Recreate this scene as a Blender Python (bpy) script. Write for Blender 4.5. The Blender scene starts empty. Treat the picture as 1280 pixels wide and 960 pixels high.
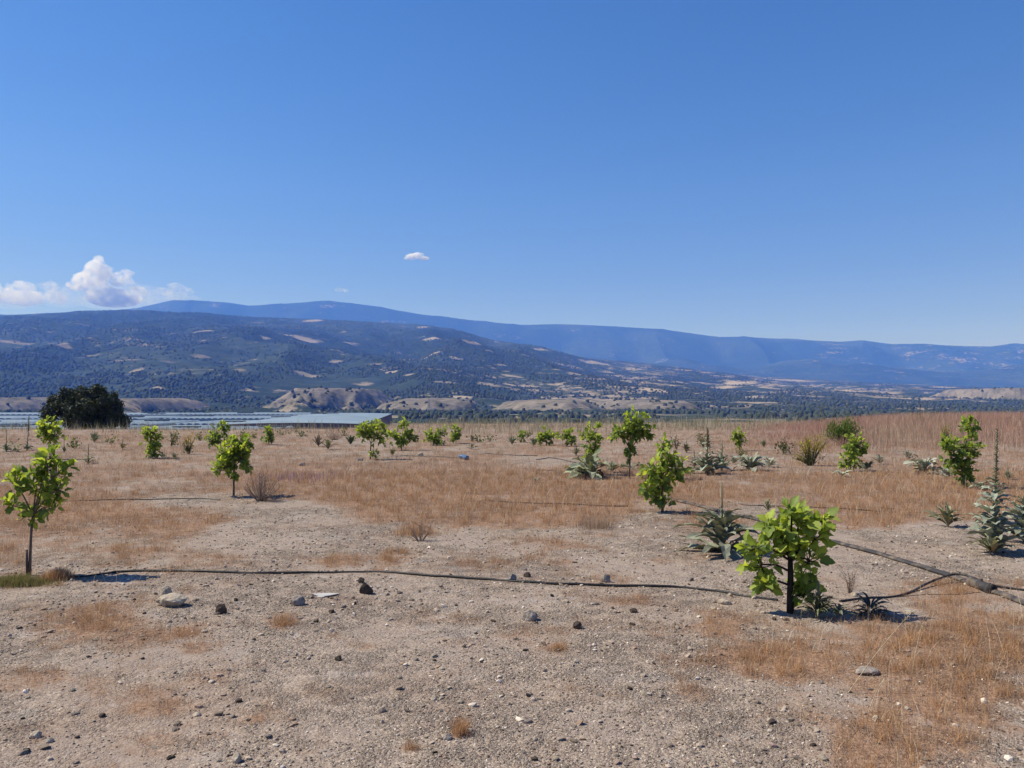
import bpy, math, random
import numpy as np
from math import radians as R, pi, sin, cos
from mathutils import Vector

random.seed(7)
rng = np.random.default_rng(11)
S = bpy.context.scene
COL = S.collection

# ------------------------------------------------------------------ helpers
def tag(o, label=None, cat=None, group=None, kind=None):
    if label: o['label'] = label
    if cat: o['category'] = cat
    if group: o['group'] = group
    if kind: o['kind'] = kind
    return o

def mesh_obj(name, V, faces, mats, parent=None, col=None, attrs=None, mat_idx=None, smooth=False, loc=None):
    """V (n,3); faces = list of index arrays (m,k)."""
    V = np.asarray(V, dtype=np.float32)
    faces = [np.asarray(f, dtype=np.int32) for f in faces if len(f)]
    me = bpy.data.meshes.new(name)
    me.vertices.add(len(V)); me.vertices.foreach_set('co', V.ravel())
    nl = sum(f.size for f in faces); npoly = sum(len(f) for f in faces)
    me.loops.add(nl); me.loops.foreach_set('vertex_index', np.concatenate([f.ravel() for f in faces]))
    tot = np.concatenate([np.full(len(f), f.shape[1], dtype=np.int32) for f in faces])
    st = np.concatenate([[0], np.cumsum(tot)[:-1]]).astype(np.int32)
    me.polygons.add(npoly)
    me.polygons.foreach_set('loop_start', st)
    me.polygons.foreach_set('loop_total', tot)
    me.polygons.foreach_set('use_smooth', np.full(npoly, smooth, dtype=bool))
    if not isinstance(mats, (list, tuple)): mats = [mats]
    for m in mats: me.materials.append(m)
    if mat_idx is not None: me.polygons.foreach_set('material_index', np.asarray(mat_idx, dtype=np.int32))
    me.update(calc_edges=True)
    if col is not None:
        a = me.attributes.new('Col', 'FLOAT_COLOR', 'POINT')
        c = np.ones((len(V), 4), dtype=np.float32); c[:, :3] = col
        a.data.foreach_set('color', c.ravel())
    for k, v in (attrs or {}).items():
        a = me.attributes.new(k, 'FLOAT', 'POINT')
        a.data.foreach_set('value', np.asarray(v, dtype=np.float32).ravel())
    o = bpy.data.objects.new(name, me); COL.objects.link(o)
    if parent is not None: o.parent = parent
    if loc is not None: o.location = loc
    return o

def empty(name, loc):
    o = bpy.data.objects.new(name, None); COL.objects.link(o)
    o.empty_display_size = .1
    o.location = loc
    return o

class MB:
    def __init__(s): s.V = []; s.T = []; s.Q = []; s.C = []; s.n = 0
    def add(s, V, T=None, Q=None, col=None):
        V = np.asarray(V, dtype=np.float64).reshape(-1, 3)
        if T is not None and len(T): s.T.append(np.asarray(T, dtype=np.int64) + s.n)
        if Q is not None and len(Q): s.Q.append(np.asarray(Q, dtype=np.int64) + s.n)
        s.V.append(V)
        c = np.ones((len(V), 3)) * (np.asarray(col) if col is not None else 1.0)
        s.C.append(c); s.n += len(V)
    def tube(s, P, rad, sides=6, col=None, cap=True):
        P = np.asarray(P, float); n = len(P)
        rad = np.ones(n) * np.asarray(rad, float)
        Tn = np.gradient(P, axis=0); Tn /= np.linalg.norm(Tn, axis=1)[:, None] + 1e-9
        ref = np.array([0.13, 0.31, 0.94]) if abs(Tn[0, 2]) < .8 else np.array([1., .1, 0.])
        V = []
        for i in range(n):
            a = np.cross(Tn[i], ref); a /= np.linalg.norm(a) + 1e-9
            b = np.cross(Tn[i], a)
            for k in range(sides):
                t = 2 * pi * k / sides
                V.append(P[i] + rad[i] * (a * cos(t) + b * sin(t)))
        Q = []
        for i in range(n - 1):
            for k in range(sides):
                k2 = (k + 1) % sides
                Q.append((i * sides + k, i * sides + k2, (i + 1) * sides + k2, (i + 1) * sides + k))
        T = []
        if cap:
            V.append(P[0]); V.append(P[-1]); c0 = n * sides
            for k in range(sides):
                k2 = (k + 1) % sides
                T.append((c0, k2, k)); T.append((c0 + 1, (n - 1) * sides + k, (n - 1) * sides + k2))
        s.add(V, T, Q, col)
    def box(s, c, h, col=None, rz=0.0):
        x, y, z = h
        v = np.array([(-x, -y, -z), (x, -y, -z), (x, y, -z), (-x, y, -z), (-x, -y, z), (x, -y, z), (x, y, z), (-x, y, z)], float)
        if rz:
            M = np.array([[cos(rz), -sin(rz), 0], [sin(rz), cos(rz), 0], [0, 0, 1]]); v = v @ M.T
        s.add(v + np.asarray(c), None, [(0, 3, 2, 1), (4, 5, 6, 7), (0, 1, 5, 4), (1, 2, 6, 5), (2, 3, 7, 6), (3, 0, 4, 7)], col)
    def build(s, name, mats, parent=None, smooth=False, loc=None, usecol=True):
        F = []
        if s.T: F.append(np.concatenate(s.T))
        if s.Q: F.append(np.concatenate(s.Q))
        return mesh_obj(name, np.concatenate(s.V), F, mats, parent, col=np.concatenate(s.C) if usecol else None, smooth=smooth, loc=loc)

# value noise ------------------------------------------------------
def _hash(ix, iy, seed):
    h = (ix.astype(np.int64) * 374761393 + iy.astype(np.int64) * 668265263 + seed * 1274126177) & 0xFFFFFFFF
    h = ((h ^ (h >> 13)) * 1274126177) & 0xFFFFFFFF
    h = (h ^ (h >> 16)) & 0xFFFFFFFF
    return h / 4294967295.0
def vnoise(x, y, seed=0):
    x = np.asarray(x, float); y = np.asarray(y, float)
    xi = np.floor(x); yi = np.floor(y); fx = x - xi; fy = y - yi
    fx = fx * fx * fx * (fx * (fx * 6 - 15) + 10); fy = fy * fy * fy * (fy * (fy * 6 - 15) + 10)
    a = _hash(xi, yi, seed); b = _hash(xi + 1, yi, seed); c = _hash(xi, yi + 1, seed); d = _hash(xi + 1, yi + 1, seed)
    return (a + (b - a) * fx) * (1 - fy) + (c + (d - c) * fx) * fy
def fbm(x, y, oct=4, seed=0, gain=.5):
    s = 0; a = 1; t = 0
    for i in range(oct):
        s = s + a * vnoise(x * 2 ** i + 17.3 * i, y * 2 ** i - 9.1 * i, seed + i); t += a; a *= gain
    return s / t          # 0..1
def sstep(x, a, b):
    t = np.clip((np.asarray(x, float) - a) / (b - a), 0, 1); return t * t * (3 - 2 * t)

# ------------------------------------------------------------------ camera
F = 960.0; EYE = 1.6; PITCH = math.atan(20 / 960)
cam = bpy.data.cameras.new('camera'); camo = bpy.data.objects.new('camera', cam); COL.objects.link(camo)
cam.sensor_width = 36; cam.lens = 36 * F / 1280; cam.clip_start = .05; cam.clip_end = 200000
camo.location = (0, 0, EYE); camo.rotation_euler = (pi / 2 + PITCH, 0, 0); S.camera = camo

def ray(px, row):
    dx = (px - 640) / F; dy = (480 - row) / F
    d = np.array([dx, cos(PITCH) - dy * sin(PITCH), sin(PITCH) + dy * cos(PITCH)])
    return d / d[1]

# ------------------------------------------------------------------ terrain functions
def ground_z(x, Y, detail=True):
    x = np.asarray(x, float); Y = np.asarray(Y, float)
    u = x / np.maximum(Y, 4.0)
    Ye = 41 + 11 * sstep(u, -.25, -.08)
    down = np.maximum(Y - Ye, 0)
    z = -0.016 * np.maximum(down - 0, 0) ** 1.6
    z = np.maximum(z, -16 - 0 * Y)
    z = z + (0.52 * sstep(u, .22, .62) + .12 * sstep(u, .05, .3)) * sstep(Y, 20, 33) * (1 - sstep(Y, 36, 60))
    z = z + .10 * (fbm(x / 4.2, Y / 4.2, 3, 5) - .5) * sstep(Y, 1, 8) * (1 - sstep(Y, 60, 90))
    if detail:
        n = .022 * (fbm(x / .45, Y / .45, 3, 23) - .5)
        z = z + n * (1 - sstep(Y, 25, 45))
    return z

_Ys = np.concatenate([np.arange(2.5, 20, .02), np.arange(20, 58, .05)])
def at(px, row):
    d = ray(px, row)
    g = ground_z(d[0] * _Ys, _Ys, False)
    below = EYE + d[2] * _Ys < g
    i = int(np.argmax(below)) if below.any() else len(_Ys) - 1
    Y = _Ys[i]
    return np.array([d[0] * Y, Y, float(ground_z(d[0] * Y, Y))])
def at_depth(px, Y):
    x = (px - 640) / F * Y
    return np.array([x, Y, float(ground_z(x, Y))])

# ---- hills: rows of silhouettes in the photograph turned into heights at real distances
mid_px = [-700, -300, 0, 60, 150, 250, 320, 400, 480, 540, 580, 620, 680, 730, 800, 860, 950, 1080, 1280, 1600, 2200]
mid_rw = [398, 396, 394, 391, 388, 392, 396, 399, 403, 407, 416, 427, 435, 447, 453, 461, 471, 478, 486, 490, 490]
far_px = [-700, -200, 100, 170, 215, 260, 310, 350, 410, 440, 500, 540, 600, 650, 700, 770, 840, 900, 950, 1000, 1050, 1080, 1115, 1150, 1200, 1240, 1280, 1500, 2200]
far_rw = [400, 398, 392, 385, 376, 377, 382, 380, 376, 379, 389, 395, 402, 407, 405, 408, 414, 421, 422, 425, 427, 425, 430, 431, 432, 433, 430, 428, 436]
low_px = [-700, 700, 860, 950, 1050, 1130, 1200, 1280, 1600, 2200]
low_rw = [520, 470, 452, 455, 452, 459, 462, 455, 450, 455]
def zrow(row, Y): return EYE + (500 - row) / F * Y
humps = [(20, 62, 497, 1150, 260), (176, 42, 498, 1100, 240), (300, 60, 514, 1000, 150), (428, 72, 486, 1350, 300), (540, 62, 498, 1250, 260),
         (690, 62, 500, 1250, 260), (800, 66, 500, 1350, 300), (1226, 30, 486, 2100, 300)]
def hill_z(x, Y, full=False):
    x = np.asarray(x, float); Y = np.asarray(Y, float)
    px = 640 + F * x / Y
    # valley floor joining the ground sheet
    Ym = 4900 + 1000 * sstep(px, 680, 900)
    zm = zrow(np.interp(px, mid_px, mid_rw), Ym)
    zf = zrow(np.interp(px, far_px, far_rw), 9500)
    zl = zrow(np.interp(px, low_px, low_rw), 7400)
    t = np.clip((Y - 1150) / (Ym - 1150), 0, 1)
    zmid = -16 + (zm + 16) * (.75 * t + .25 * t * t * (3 - 2 * t)) ** 1.08
    b = np.clip((Y - Ym) / (6900 - Ym), 0, 1)
    zback = zm * (1 - .35 * sstep(b, 0, 1))
    c = np.clip((Y - 6500) / 900, 0, 1); 
    zlow = np.where(Y < 7400, np.maximum(zback, zl * sstep(Y, 6200, 7400)), zl * (1 - .2 * sstep(Y, 7400, 8300)))
    e = sstep(Y, 7900, 9500)
    zz = np.where(Y <= Ym, zmid, np.where(Y < 6900, np.maximum(zback, zl * sstep(Y, 6000, 7400) * (px > 700)), np.where(px > 700, zlow, zback)))
    zz = np.where(Y > 7400, zz * (1 - e) + zf * e, zz)
    zz = np.where(Y > 9500, zf * (1 - .5 * sstep(Y, 9500, 12500)), zz)
    # gullies and spurs on the slopes, fading out at the crests so that the skylines stay
    w = np.sin(pi * np.clip(t, 0, 1)) ** .7 * (Y <= Ym)
    rid = 1 - np.abs(2 * fbm(x / 520 + Y / 2600, Y / 1500, 3, 41) - 1)
    amp = 125 * np.clip(zm / 450, .12, 1)
    zz = zz + w * amp * (rid - .75) + w * 30 * np.clip(zm / 450, .2, 1) * (fbm(x / 130, Y / 190, 3, 47) - .5)
    w2 = np.sin(pi * np.clip((Y - 7000) / 2500, 0, 1)) ** .8
    rid2 = 1 - np.abs(2 * fbm(x / 1100, Y / 2600, 3, 61) - 1)
    zz = zz + w2 * 130 * (rid2 - .75) * 2.2 + w2 * 45 * (fbm(x / 260, Y / 400, 3, 67) - .5)
    bald = np.zeros_like(zz)
    for (hx, hw, top, hy, hd) in humps:
        cx = (hx - 640) / F * hy; sx = hw / F * hy
        H = zrow(top, hy) + 16
        q = ((x - cx) / sx) ** 2 + ((Y - hy) / hd) ** 2
        q = q * (1 + 1.5 * (fbm(x / 70, Y / 90, 4, 71) - .5)) + .35 * (fbm(x / 35, Y / 60, 3, 72) - .5)
        k = np.clip(1 - q, 0, 1)
        k = k * k * (3 - 2 * k)
        k = k ** .6
        k = k * (1 - .22 * np.abs(2 * fbm(x / 45, Y / 160, 3, 73) - 1))
        zh = -17 + (H + 1) * np.minimum(k * 1.12, 1)
        bald = np.maximum(bald, k * sstep(zh - zz, -6, 3))
        zz = np.maximum(zz, zh)
    zz = zz + 2.5 * (fbm(x / 40, Y / 40, 2, 77) - .5) * sstep(Y, 1000, 1200)
    if full: return zz, bald, t, px
    return zz
_Yh = np.geomspace(960, 9500, 1500)
def at_hill(px, row):
    d = ray(px, row)
    below = EYE + d[2] * _Yh < hill_z(d[0] * _Yh, _Yh)
    i = int(np.argmax(below)) if below.any() else len(_Yh) - 1
    Y = _Yh[i]; return np.array([d[0] * Y, Y, EYE + d[2] * Y])

# ------------------------------------------------------------------ where dry grass grows (photo pixels -> the ground they show)
P_GRASS = [(580, 632, 190, 30, 1), (530, 600, 260, 26, .8), (225, 655, 75, 18, .8), (700, 660, 75, 20, .7), (690, 632, 110, 24, .8), (860, 612, 110, 20, .6),
           (410, 697, 55, 11, .45), (495, 690, 32, 12, .5), (120, 795, 125, 28, .42), (355, 775, 24, 15, .6), (560, 768, 60, 14, .35), (690, 800, 50, 24, .42), (610, 790, 60, 15, .3),
           (575, 905, 13, 16, 1.1), (515, 930, 40, 22, .45), (1080, 800, 200, 48, .75), (955, 822, 90, 24, .9), (1150, 900, 190, 85, .75), (1090, 935, 66, 42, .9),
           (1230, 800, 90, 60, .6), (900, 775, 60, 22, .5), (1080, 645, 70, 20, .75), (1180, 615, 190, 30, .7), (850, 705, 60, 14, .3), (40, 727, 54, 13, .5), (20, 690, 45, 30, .5),
           (60, 640, 110, 30, .6), (760, 720, 100, 12, .2), (340, 640, 40, 30, .3), (790, 745, 60, 8, .4), (1190, 730, 90, 26, .35), (880, 655, 50, 20, .35), (330, 890, 40, 20, .3),
           (180, 930, 40, 14, .2), (780, 870, 60, 22, .18), (600, 700, 60, 12, .3), (870, 860, 40, 20, .3), (30, 890, 50, 40, .2), (90, 770, 90, 22, .4), (240, 800, 70, 18, .35), (330, 850, 90, 24, .3), (60, 850, 80, 18, .25), (450, 800, 60, 16, .3), (640, 860, 70, 20, .3), (720, 930, 60, 18, .3), (200, 880, 60, 16, .25), (480, 705, 70, 14, .35), (650, 700, 80, 14, .3), (750, 690, 70, 16, .35), (150, 690, 90, 18, .35), (280, 700, 60, 12, .3), (830, 830, 40, 30, .35), (560, 960, 60, 20, .3), (400, 925, 50, 16, .25)]
P_BARE = [(365, 640, 80, 12, .8), (370, 670, 120, 18, .75), (690, 661, 70, 8, .7), (560, 672, 70, 14, .35), (1120, 690, 150, 26, .6), (670, 577, 60, 7, .5), (230, 628, 40, 5, .5), (990, 930, 60, 30, .6), (440, 745, 60, 24, .4)]
def grass_mask(x, Y):
    x = np.asarray(x, float); Y = np.asarray(Y, float)
    Yc = np.maximum(Y, 2.2)
    px = 640 + F * x / Yc; rw = 500 + F * EYE / Yc
    wob = fbm(x / .9, Y / .9, 3, 91) - .5
    wob2 = fbm(x / .25, Y / .25, 3, 97) - .5
    m = np.where(rw < 600, .62, np.where(rw < 700, .62 - .40 * (rw - 600) / 100, .24 - .07 * sstep(rw, 720, 800)))
    m = m + .5 * (fbm(x / 3.1, Y / 3.1, 3, 131) - .5) * sstep(Y, 5, 9)
    for (cx, cy, rx, ry, s) in P_GRASS:
        q = np.sqrt(((px - cx) / rx) ** 2 + ((rw - cy) / ry) ** 2)
        m = m + s * np.clip(1.25 - q, 0, 1)
    for (cx, cy, rx, ry, s) in P_BARE:
        q = np.sqrt(((px - cx) / rx) ** 2 + ((rw - cy) / ry) ** 2)
        m = m - s * np.clip(1.35 - q, 0, 1)
    m = m + .6 * wob + .8 * wob2
    m = np.where(Y < 2.2, .2 + wob, m)
    return np.clip(m, 0, 1)

# ------------------------------------------------------------------ materials
def new_mat(name):
    m = bpy.data.materials.new(name); m.use_nodes = True
    nt = m.node_tree; nt.nodes.clear()
    out = nt.nodes.new('ShaderNodeOutputMaterial')
    return m, nt, out
def N(nt, t, **kw):
    n = nt.nodes.new(t)
    for k, v in kw.items():
        if k in n.inputs.keys() if hasattr(n.inputs, 'keys') else False: n.inputs[k].default_value = v
        else: setattr(n, k, v)
    return n
def mix(nt, a, b, f, mode='MIX'):
    n = nt.nodes.new('ShaderNodeMix'); n.data_type = 'RGBA'; n.blend_type = mode
    for s, v in ((6, a), (7, b), (0, f)):
        if hasattr(v, 'links'): nt.links.new(v, n.inputs[s])
        else: n.inputs[s].default_value = v if s == 0 else (*v, 1)
    return n.outputs[2]
def mrange(nt, v, a, b, c=0, d=1, smooth=True):
    n = nt.nodes.new('ShaderNodeMapRange'); n.interpolation_type = 'SMOOTHSTEP' if smooth else 'LINEAR'
    nt.links.new(v, n.inputs[0])
    for i, q in enumerate((a, b, c, d)): n.inputs[i + 1].default_value = q
    return n.outputs[0]
def mth(nt, op, a, b=0):
    n = nt.nodes.new('ShaderNodeMath'); n.operation = op
    for i, v in enumerate((a, b)):
        if hasattr(v, 'links'): nt.links.new(v, n.inputs[i])
        else: n.inputs[i].default_value = v
    return n.outputs[0]
def coords(nt, scale=(1, 1, 1)):
    g = nt.nodes.new('ShaderNodeNewGeometry')
    mp = nt.nodes.new('ShaderNodeMapping'); mp.inputs['Scale'].default_value = scale
    nt.links.new(g.outputs['Position'], mp.inputs[0]); return mp.outputs[0]
def noise(nt, co, scale, detail=4, rough=.55):
    n = nt.nodes.new('ShaderNodeTexNoise'); n.inputs['Scale'].default_value = scale; n.inputs['Detail'].default_value = detail; n.inputs['Roughness'].default_value = rough
    nt.links.new(co, n.inputs['Vector']); return n
def voro(nt, co, scale, feature='F1'):
    n = nt.nodes.new('ShaderNodeTexVoronoi'); n.feature = feature; n.inputs['Scale'].default_value = scale
    nt.links.new(co, n.inputs['Vector']); return n
def attr(nt, name):
    n = nt.nodes.new('ShaderNodeAttribute'); n.attribute_name = name; return n
def principled(nt, out, col, rough=.9, spec=.2, bump=None, bstr=.3, bdist=.01):
    p = nt.nodes.new('ShaderNodeBsdfPrincipled')
    if hasattr(col, 'links'): nt.links.new(col, p.inputs['Base Color'])
    else: p.inputs['Base Color'].default_value = (*col, 1)
    if hasattr(rough, 'links'): nt.links.new(rough, p.inputs['Roughness'])
    else: p.inputs['Roughness'].default_value = rough
    p.inputs['Specular IOR Level'].default_value = spec
    if bump is not None:
        b = nt.nodes.new('ShaderNodeBump'); b.inputs['Strength'].default_value = bstr; b.inputs['Distance'].default_value = bdist
        nt.links.new(bump, b.inputs['Height']); nt.links.new(b.outputs[0], p.inputs['Normal'])
    nt.links.new(p.outputs[0], out.inputs['Surface']); return p

def mat_ground():
    m, nt, out = new_mat('gravelly_soil')
    co = coords(nt)
    gm = attr(nt, 'grass').outputs['Fac']
    v1 = voro(nt, co, 120); v2 = voro(nt, co, 48); v3 = voro(nt, co, 260)
    sep = nt.nodes.new('ShaderNodeSeparateColor'); nt.links.new(v1.outputs['Color'], sep.inputs[0])
    sep2 = nt.nodes.new('ShaderNodeSeparateColor'); nt.links.new(v2.outputs['Color'], sep2.inputs[0])
    ramp = nt.nodes.new('ShaderNodeValToRGB'); nt.links.new(sep.outputs[0], ramp.inputs[0])
    e = ramp.color_ramp.elements
    e[0].position = 0; e[0].color = (.10, .082, .066, 1); e[1].position = 1; e[1].color = (.64, .58, .48, 1)
    for p, c in ((.16, (.185, .152, .124)), (.5, (.295, .248, .208)), (.82, (.37, .318, .268)), (.94, (.48, .425, .355))):
        q = e.new(p); q.color = (*c, 1)
    ramp2 = nt.nodes.new('ShaderNodeValToRGB'); nt.links.new(sep2.outputs[0], ramp2.inputs[0])
    e = ramp2.color_ramp.elements
    e[0].position = .1; e[0].color = (.20, .165, .135, 1); e[1].position = .9; e[1].color = (.41, .35, .285, 1)
    c = mix(nt, ramp.outputs[0], ramp2.outputs[0], .35)
    n1 = noise(nt, co, .9, 5); n2 = noise(nt, co, 5, 5)
    c = mix(nt, c, (.29, .215, .165), mrange(nt, n1.outputs[0], .48, .68, 0, .55))
    c = mix(nt, c, (.385, .36, .325), mrange(nt, n2.outputs[0], .56, .72, 0, .5))
    dn = noise(nt, co, .75, 5, .65)
    dust = mrange(nt, dn.outputs[0], .5, .64, 0, .62)
    c = mix(nt, c, mix(nt, (.245, .205, .175), (.31, .268, .238), n2.outputs[0]), dust)
    lit = noise(nt, co, 45, 4)
    litc = mix(nt, (.175, .105, .068), (.33, .22, .145), mrange(nt, lit.outputs[0], .35, .65))
    g2 = mth(nt, 'ADD', gm, mth(nt, 'MULTIPLY', mth(nt, 'SUBTRACT', noise(nt, co, 11, 4).outputs[0], .5), .9))
    c = mix(nt, c, litc, mrange(nt, g2, .30, .85, 0, .85))
    h = mth(nt, 'SUBTRACT', .6, v1.outputs['Distance'])
    h = mth(nt, 'ADD', h, mth(nt, 'MULTIPLY', mth(nt, 'SUBTRACT', .6, v2.outputs['Distance']), 1.6))
    h = mth(nt, 'ADD', h, mth(nt, 'MULTIPLY', v3.outputs['Distance'], -.4))
    c = mix(nt, c, (.36, .335, .312), mrange(nt, noise(nt, co, 1.25, 6, .7).outputs[0], .55, .68, 0, .5))
    c = mix(nt, c, (.985, .93, .915), 1.0, 'MULTIPLY')
    bs = mth(nt, 'MULTIPLY', mrange(nt, dn.outputs[0], .40, .60, 1.0, .3), mrange(nt, noise(nt, co, 7, 4).outputs[0], .35, .65, .35, 1.15))
    h = mth(nt, 'ADD', h, mth(nt, 'MULTIPLY', noise(nt, co, 30, 6, .7).outputs[0], 2.2))
    h = mth(nt, 'MULTIPLY', h, bs)
    principled(nt, out, c, .95, .1, h, 1.0, .013)
    return m
def mat_col(name, rough=.9, spec=.15, bumpscale=None, bstr=.4, bdist=.01, vary=.25, nscale=30, transl=0.0):
    """colour from the point attribute, varied by noise"""
    m, nt, out = new_mat(name)
    a = attr(nt, 'Col').outputs['Color']
    co = coords(nt)
    n = noise(nt, co, nscale, 4)
    c = mix(nt, a, mix(nt, a, (.5, .5, .5), 1.0, 'MULTIPLY'), mrange(nt, n.outputs[0], .35, .7, 0, vary * 2))
    bn = noise(nt, co, bumpscale, 5).outputs[0] if bumpscale else None
    p = principled(nt, out, c, rough, spec, bn, bstr, bdist)
    if transl:
        t = nt.nodes.new('ShaderNodeBsdfTranslucent')
        tc = mix(nt, c, (1.25, 1.15, .55), 1.0, 'MULTIPLY'); nt.links.new(tc, t.inputs[0])
        ms = nt.nodes.new('ShaderNodeMixShader'); ms.inputs[0].default_value = transl
        nt.links.new(p.outputs[0], ms.inputs[1]); nt.links.new(t.outputs[0], ms.inputs[2]); nt.links.new(ms.outputs[0], out.inputs['Surface'])
    return m
def mat_blade(name, transl=.3):
    m, nt, out = new_mat(name)
    a = attr(nt, 'Col').outputs['Color']
    d = nt.nodes.new('ShaderNodeBsdfDiffuse'); nt.links.new(a, d.inputs[0])
    t = nt.nodes.new('ShaderNodeBsdfTranslucent'); nt.links.new(a, t.inputs[0])
    ms = nt.nodes.new('ShaderNodeMixShader'); ms.inputs[0].default_value = transl
    nt.links.new(d.outputs[0], ms.inputs[1]); nt.links.new(t.outputs[0], ms.inputs[2]); nt.links.new(ms.outputs[0], out.inputs['Surface'])
    return m
def mat_hills():
    m, nt, out = new_mat('scrub_hills')
    co = coords(nt)
    dry = attr(nt, 'dry').outputs['Fac']; fld = attr(nt, 'field').outputs['Fac']; bald = attr(nt, 'bald').outputs['Fac']
    n1 = noise(nt, co, 1 / 210, 8, .68); n2 = noise(nt, co, 1 / 38, 6, .65); n3 = noise(nt, co, 1 / 9, 3, .6)
    forest = mix(nt, (.028, .043, .034), (.060, .076, .054), mrange(nt, n2.outputs[0], .3, .7))
    forest = mix(nt, forest, (.075, .078, .045), mrange(nt, n1.outputs[0], .52, .75, 0, .6))
    soil = mix(nt, (.15, .12, .085), (.30, .25, .185), mrange(nt, n2.outputs[0], .3, .7))
    v = mth(nt, 'ADD', dry, mth(nt, 'MULTIPLY', mth(nt, 'SUBTRACT', n1.outputs[0], .5), 1.5))
    v = mth(nt, 'ADD', v, mth(nt, 'MULTIPLY', mth(nt, 'SUBTRACT', n2.outputs[0], .5), 1.4))
    v = mth(nt, 'ADD', v, mth(nt, 'MULTIPLY', mth(nt, 'SUBTRACT', n3.outputs[0], .5), .8))
    co2 = coords(nt, (1 / 330, 1 / 120, 1 / 120)); n4 = noise(nt, co2, 1, 4, .6)
    v = mth(nt, 'ADD', v, mth(nt, 'MULTIPLY', mth(nt, 'SUBTRACT', n4.outputs[0], .5), 1.5))
    n5 = noise(nt, co, 1 / 700, 3, .6)
    forest = mix(nt, forest, (.021, .034, .028), mrange(nt, n5.outputs[0], .42, .62, .75, 0))
    c = mix(nt, forest, soil, mrange(nt, v, .5, .8))
    hb = mix(nt, (.125, .11, .09), (.22, .19, .155), mrange(nt, n2.outputs[0], .35, .65))
    hb = mix(nt, hb, (.085, .088, .06), mrange(nt, n3.outputs[0], .5, .66, 0, .75))
    hb = mix(nt, hb, (.30, .25, .19), mrange(nt, n4.outputs[0], .56, .68, 0, .8))
    bv = mth(nt, 'ADD', bald, mth(nt, 'MULTIPLY', mth(nt, 'SUBTRACT', n2.outputs[0], .5), .5))
    c = mix(nt, c, hb, mrange(nt, bv, .12, .3, 0, .92))
    f2 = mth(nt, 'ADD', fld, mth(nt, 'MULTIPLY', mth(nt, 'SUBTRACT', n2.outputs[0], .5), 2.6))
    f2 = mth(nt, 'ADD', f2, mth(nt, 'MULTIPLY', mth(nt, 'SUBTRACT', n1.outputs[0], .5), 2.2))
    fc = mix(nt, (.19, .16, .115), (.36, .30, .225), mrange(nt, n1.outputs[0], .35, .65))
    c = mix(nt, c, fc, mrange(nt, mth(nt, 'ADD', f2, mth(nt, 'MULTIPLY', mth(nt, 'SUBTRACT', n3.outputs[0], .5), 1.2)), .1, .9, 0, .85))
    principled(nt, out, c, 1, 0, n3.outputs[0], .6, 4.0)
    return m
def mat_pipe(name, c0, c1, sc=14, rough=.55):
    m, nt, out = new_mat(name)
    co = coords(nt)
    n = noise(nt, co, sc, 5)
    c = mix(nt, c0, c1, mrange(nt, n.outputs[0], .42, .66))
    principled(nt, out, c, rough, .35, noise(nt, co, 60, 3).outputs[0], .3, .004); return m
def mat_rock(name, c0, c1, c2):
    m, nt, out = new_mat(name)
    tc = nt.nodes.new('ShaderNodeTexCoord'); co = tc.outputs['Object']
    n = noise(nt, co, 14, 6, .65); n2 = noise(nt, co, 60, 4)
    c = mix(nt, c0, c1, mrange(nt, n.outputs[0], .35, .65))
    c = mix(nt, c, c2, mrange(nt, n2.outputs[0], .55, .75, 0, .7))
    principled(nt, out, c, .92, .15, n.outputs[0], .8, .02); return m
def mat_plain(name, c, rough=.7, spec=.3, c1=None, sc=2.0):
    m, nt, out = new_mat(name)
    co = coords(nt)
    if c1 is None: c1 = tuple(v * .75 for v in c)
    principled(nt, out, mix(nt, c, c1, mrange(nt, noise(nt, co, sc, 5).outputs[0], .4, .7)), rough, spec); return m

M = dict(
    ground=mat_ground(), hills=mat_hills(),
    pebble=mat_col('pebbles', .9, .15, 120, .3, .004, .12, 60),
    leaf=mat_col('fig_leaf', .5, .3, None, transl=.55, vary=.12, nscale=22),
    felt=mat_col('felted_leaf', .8, .15, 90, .3, .004, transl=.12, vary=.15, nscale=40),
    bark=mat_col('bark', .9, .15, 60, .8, .012, .3, 40),
    blade=mat_blade('dry_blades'), oakleaf=mat_col('oak_leaf', .6, .25, None, transl=.1, vary=.2, nscale=3),
    canopy=mat_col('far_canopy', 1, 0, None, vary=.25, nscale=.15),
    hose=mat_pipe('black_hose', (.010, .010, .011), (.035, .031, .028), 22, .5),
    layflat=mat_pipe('dusty_hose', (.035, .033, .036), (.15, .12, .095), 9, .75),
    rock=mat_rock('pale_rock', (.30, .255, .20), (.45, .39, .31), (.20, .165, .13)),
    dark=mat_rock('dark_clod', (.035, .027, .022), (.085, .065, .052), (.16, .13, .11)),
    grey=mat_rock('grey_rock', (.16, .14, .125), (.32, .28, .25), (.42, .38, .34)),
    roof=mat_plain('greenhouse_film', (.215, .275, .32), .6, .25, (.155, .205, .245), .06),
    ghwall=mat_plain('greenhouse_side', (.34, .38, .42), .6, .3, None, .2),
    redwall=mat_plain('purlin_edge', (.20, .11, .10), .8, .2, None, .2),
    vent=mat_plain('vent_net', (.10, .12, .13), .9, .1),
    dim=mat_plain('dark_opening', (.02, .022, .026), .9, .1),
    steel=mat_plain('galvanised_steel', (.30, .31, .32), .5, .5),
    blue=mat_plain('blue_plastic', (.03, .12, .30), .45, .4),
    white=mat_plain('pale_sheet', (.44, .42, .405), .7, .3),
)

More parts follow.
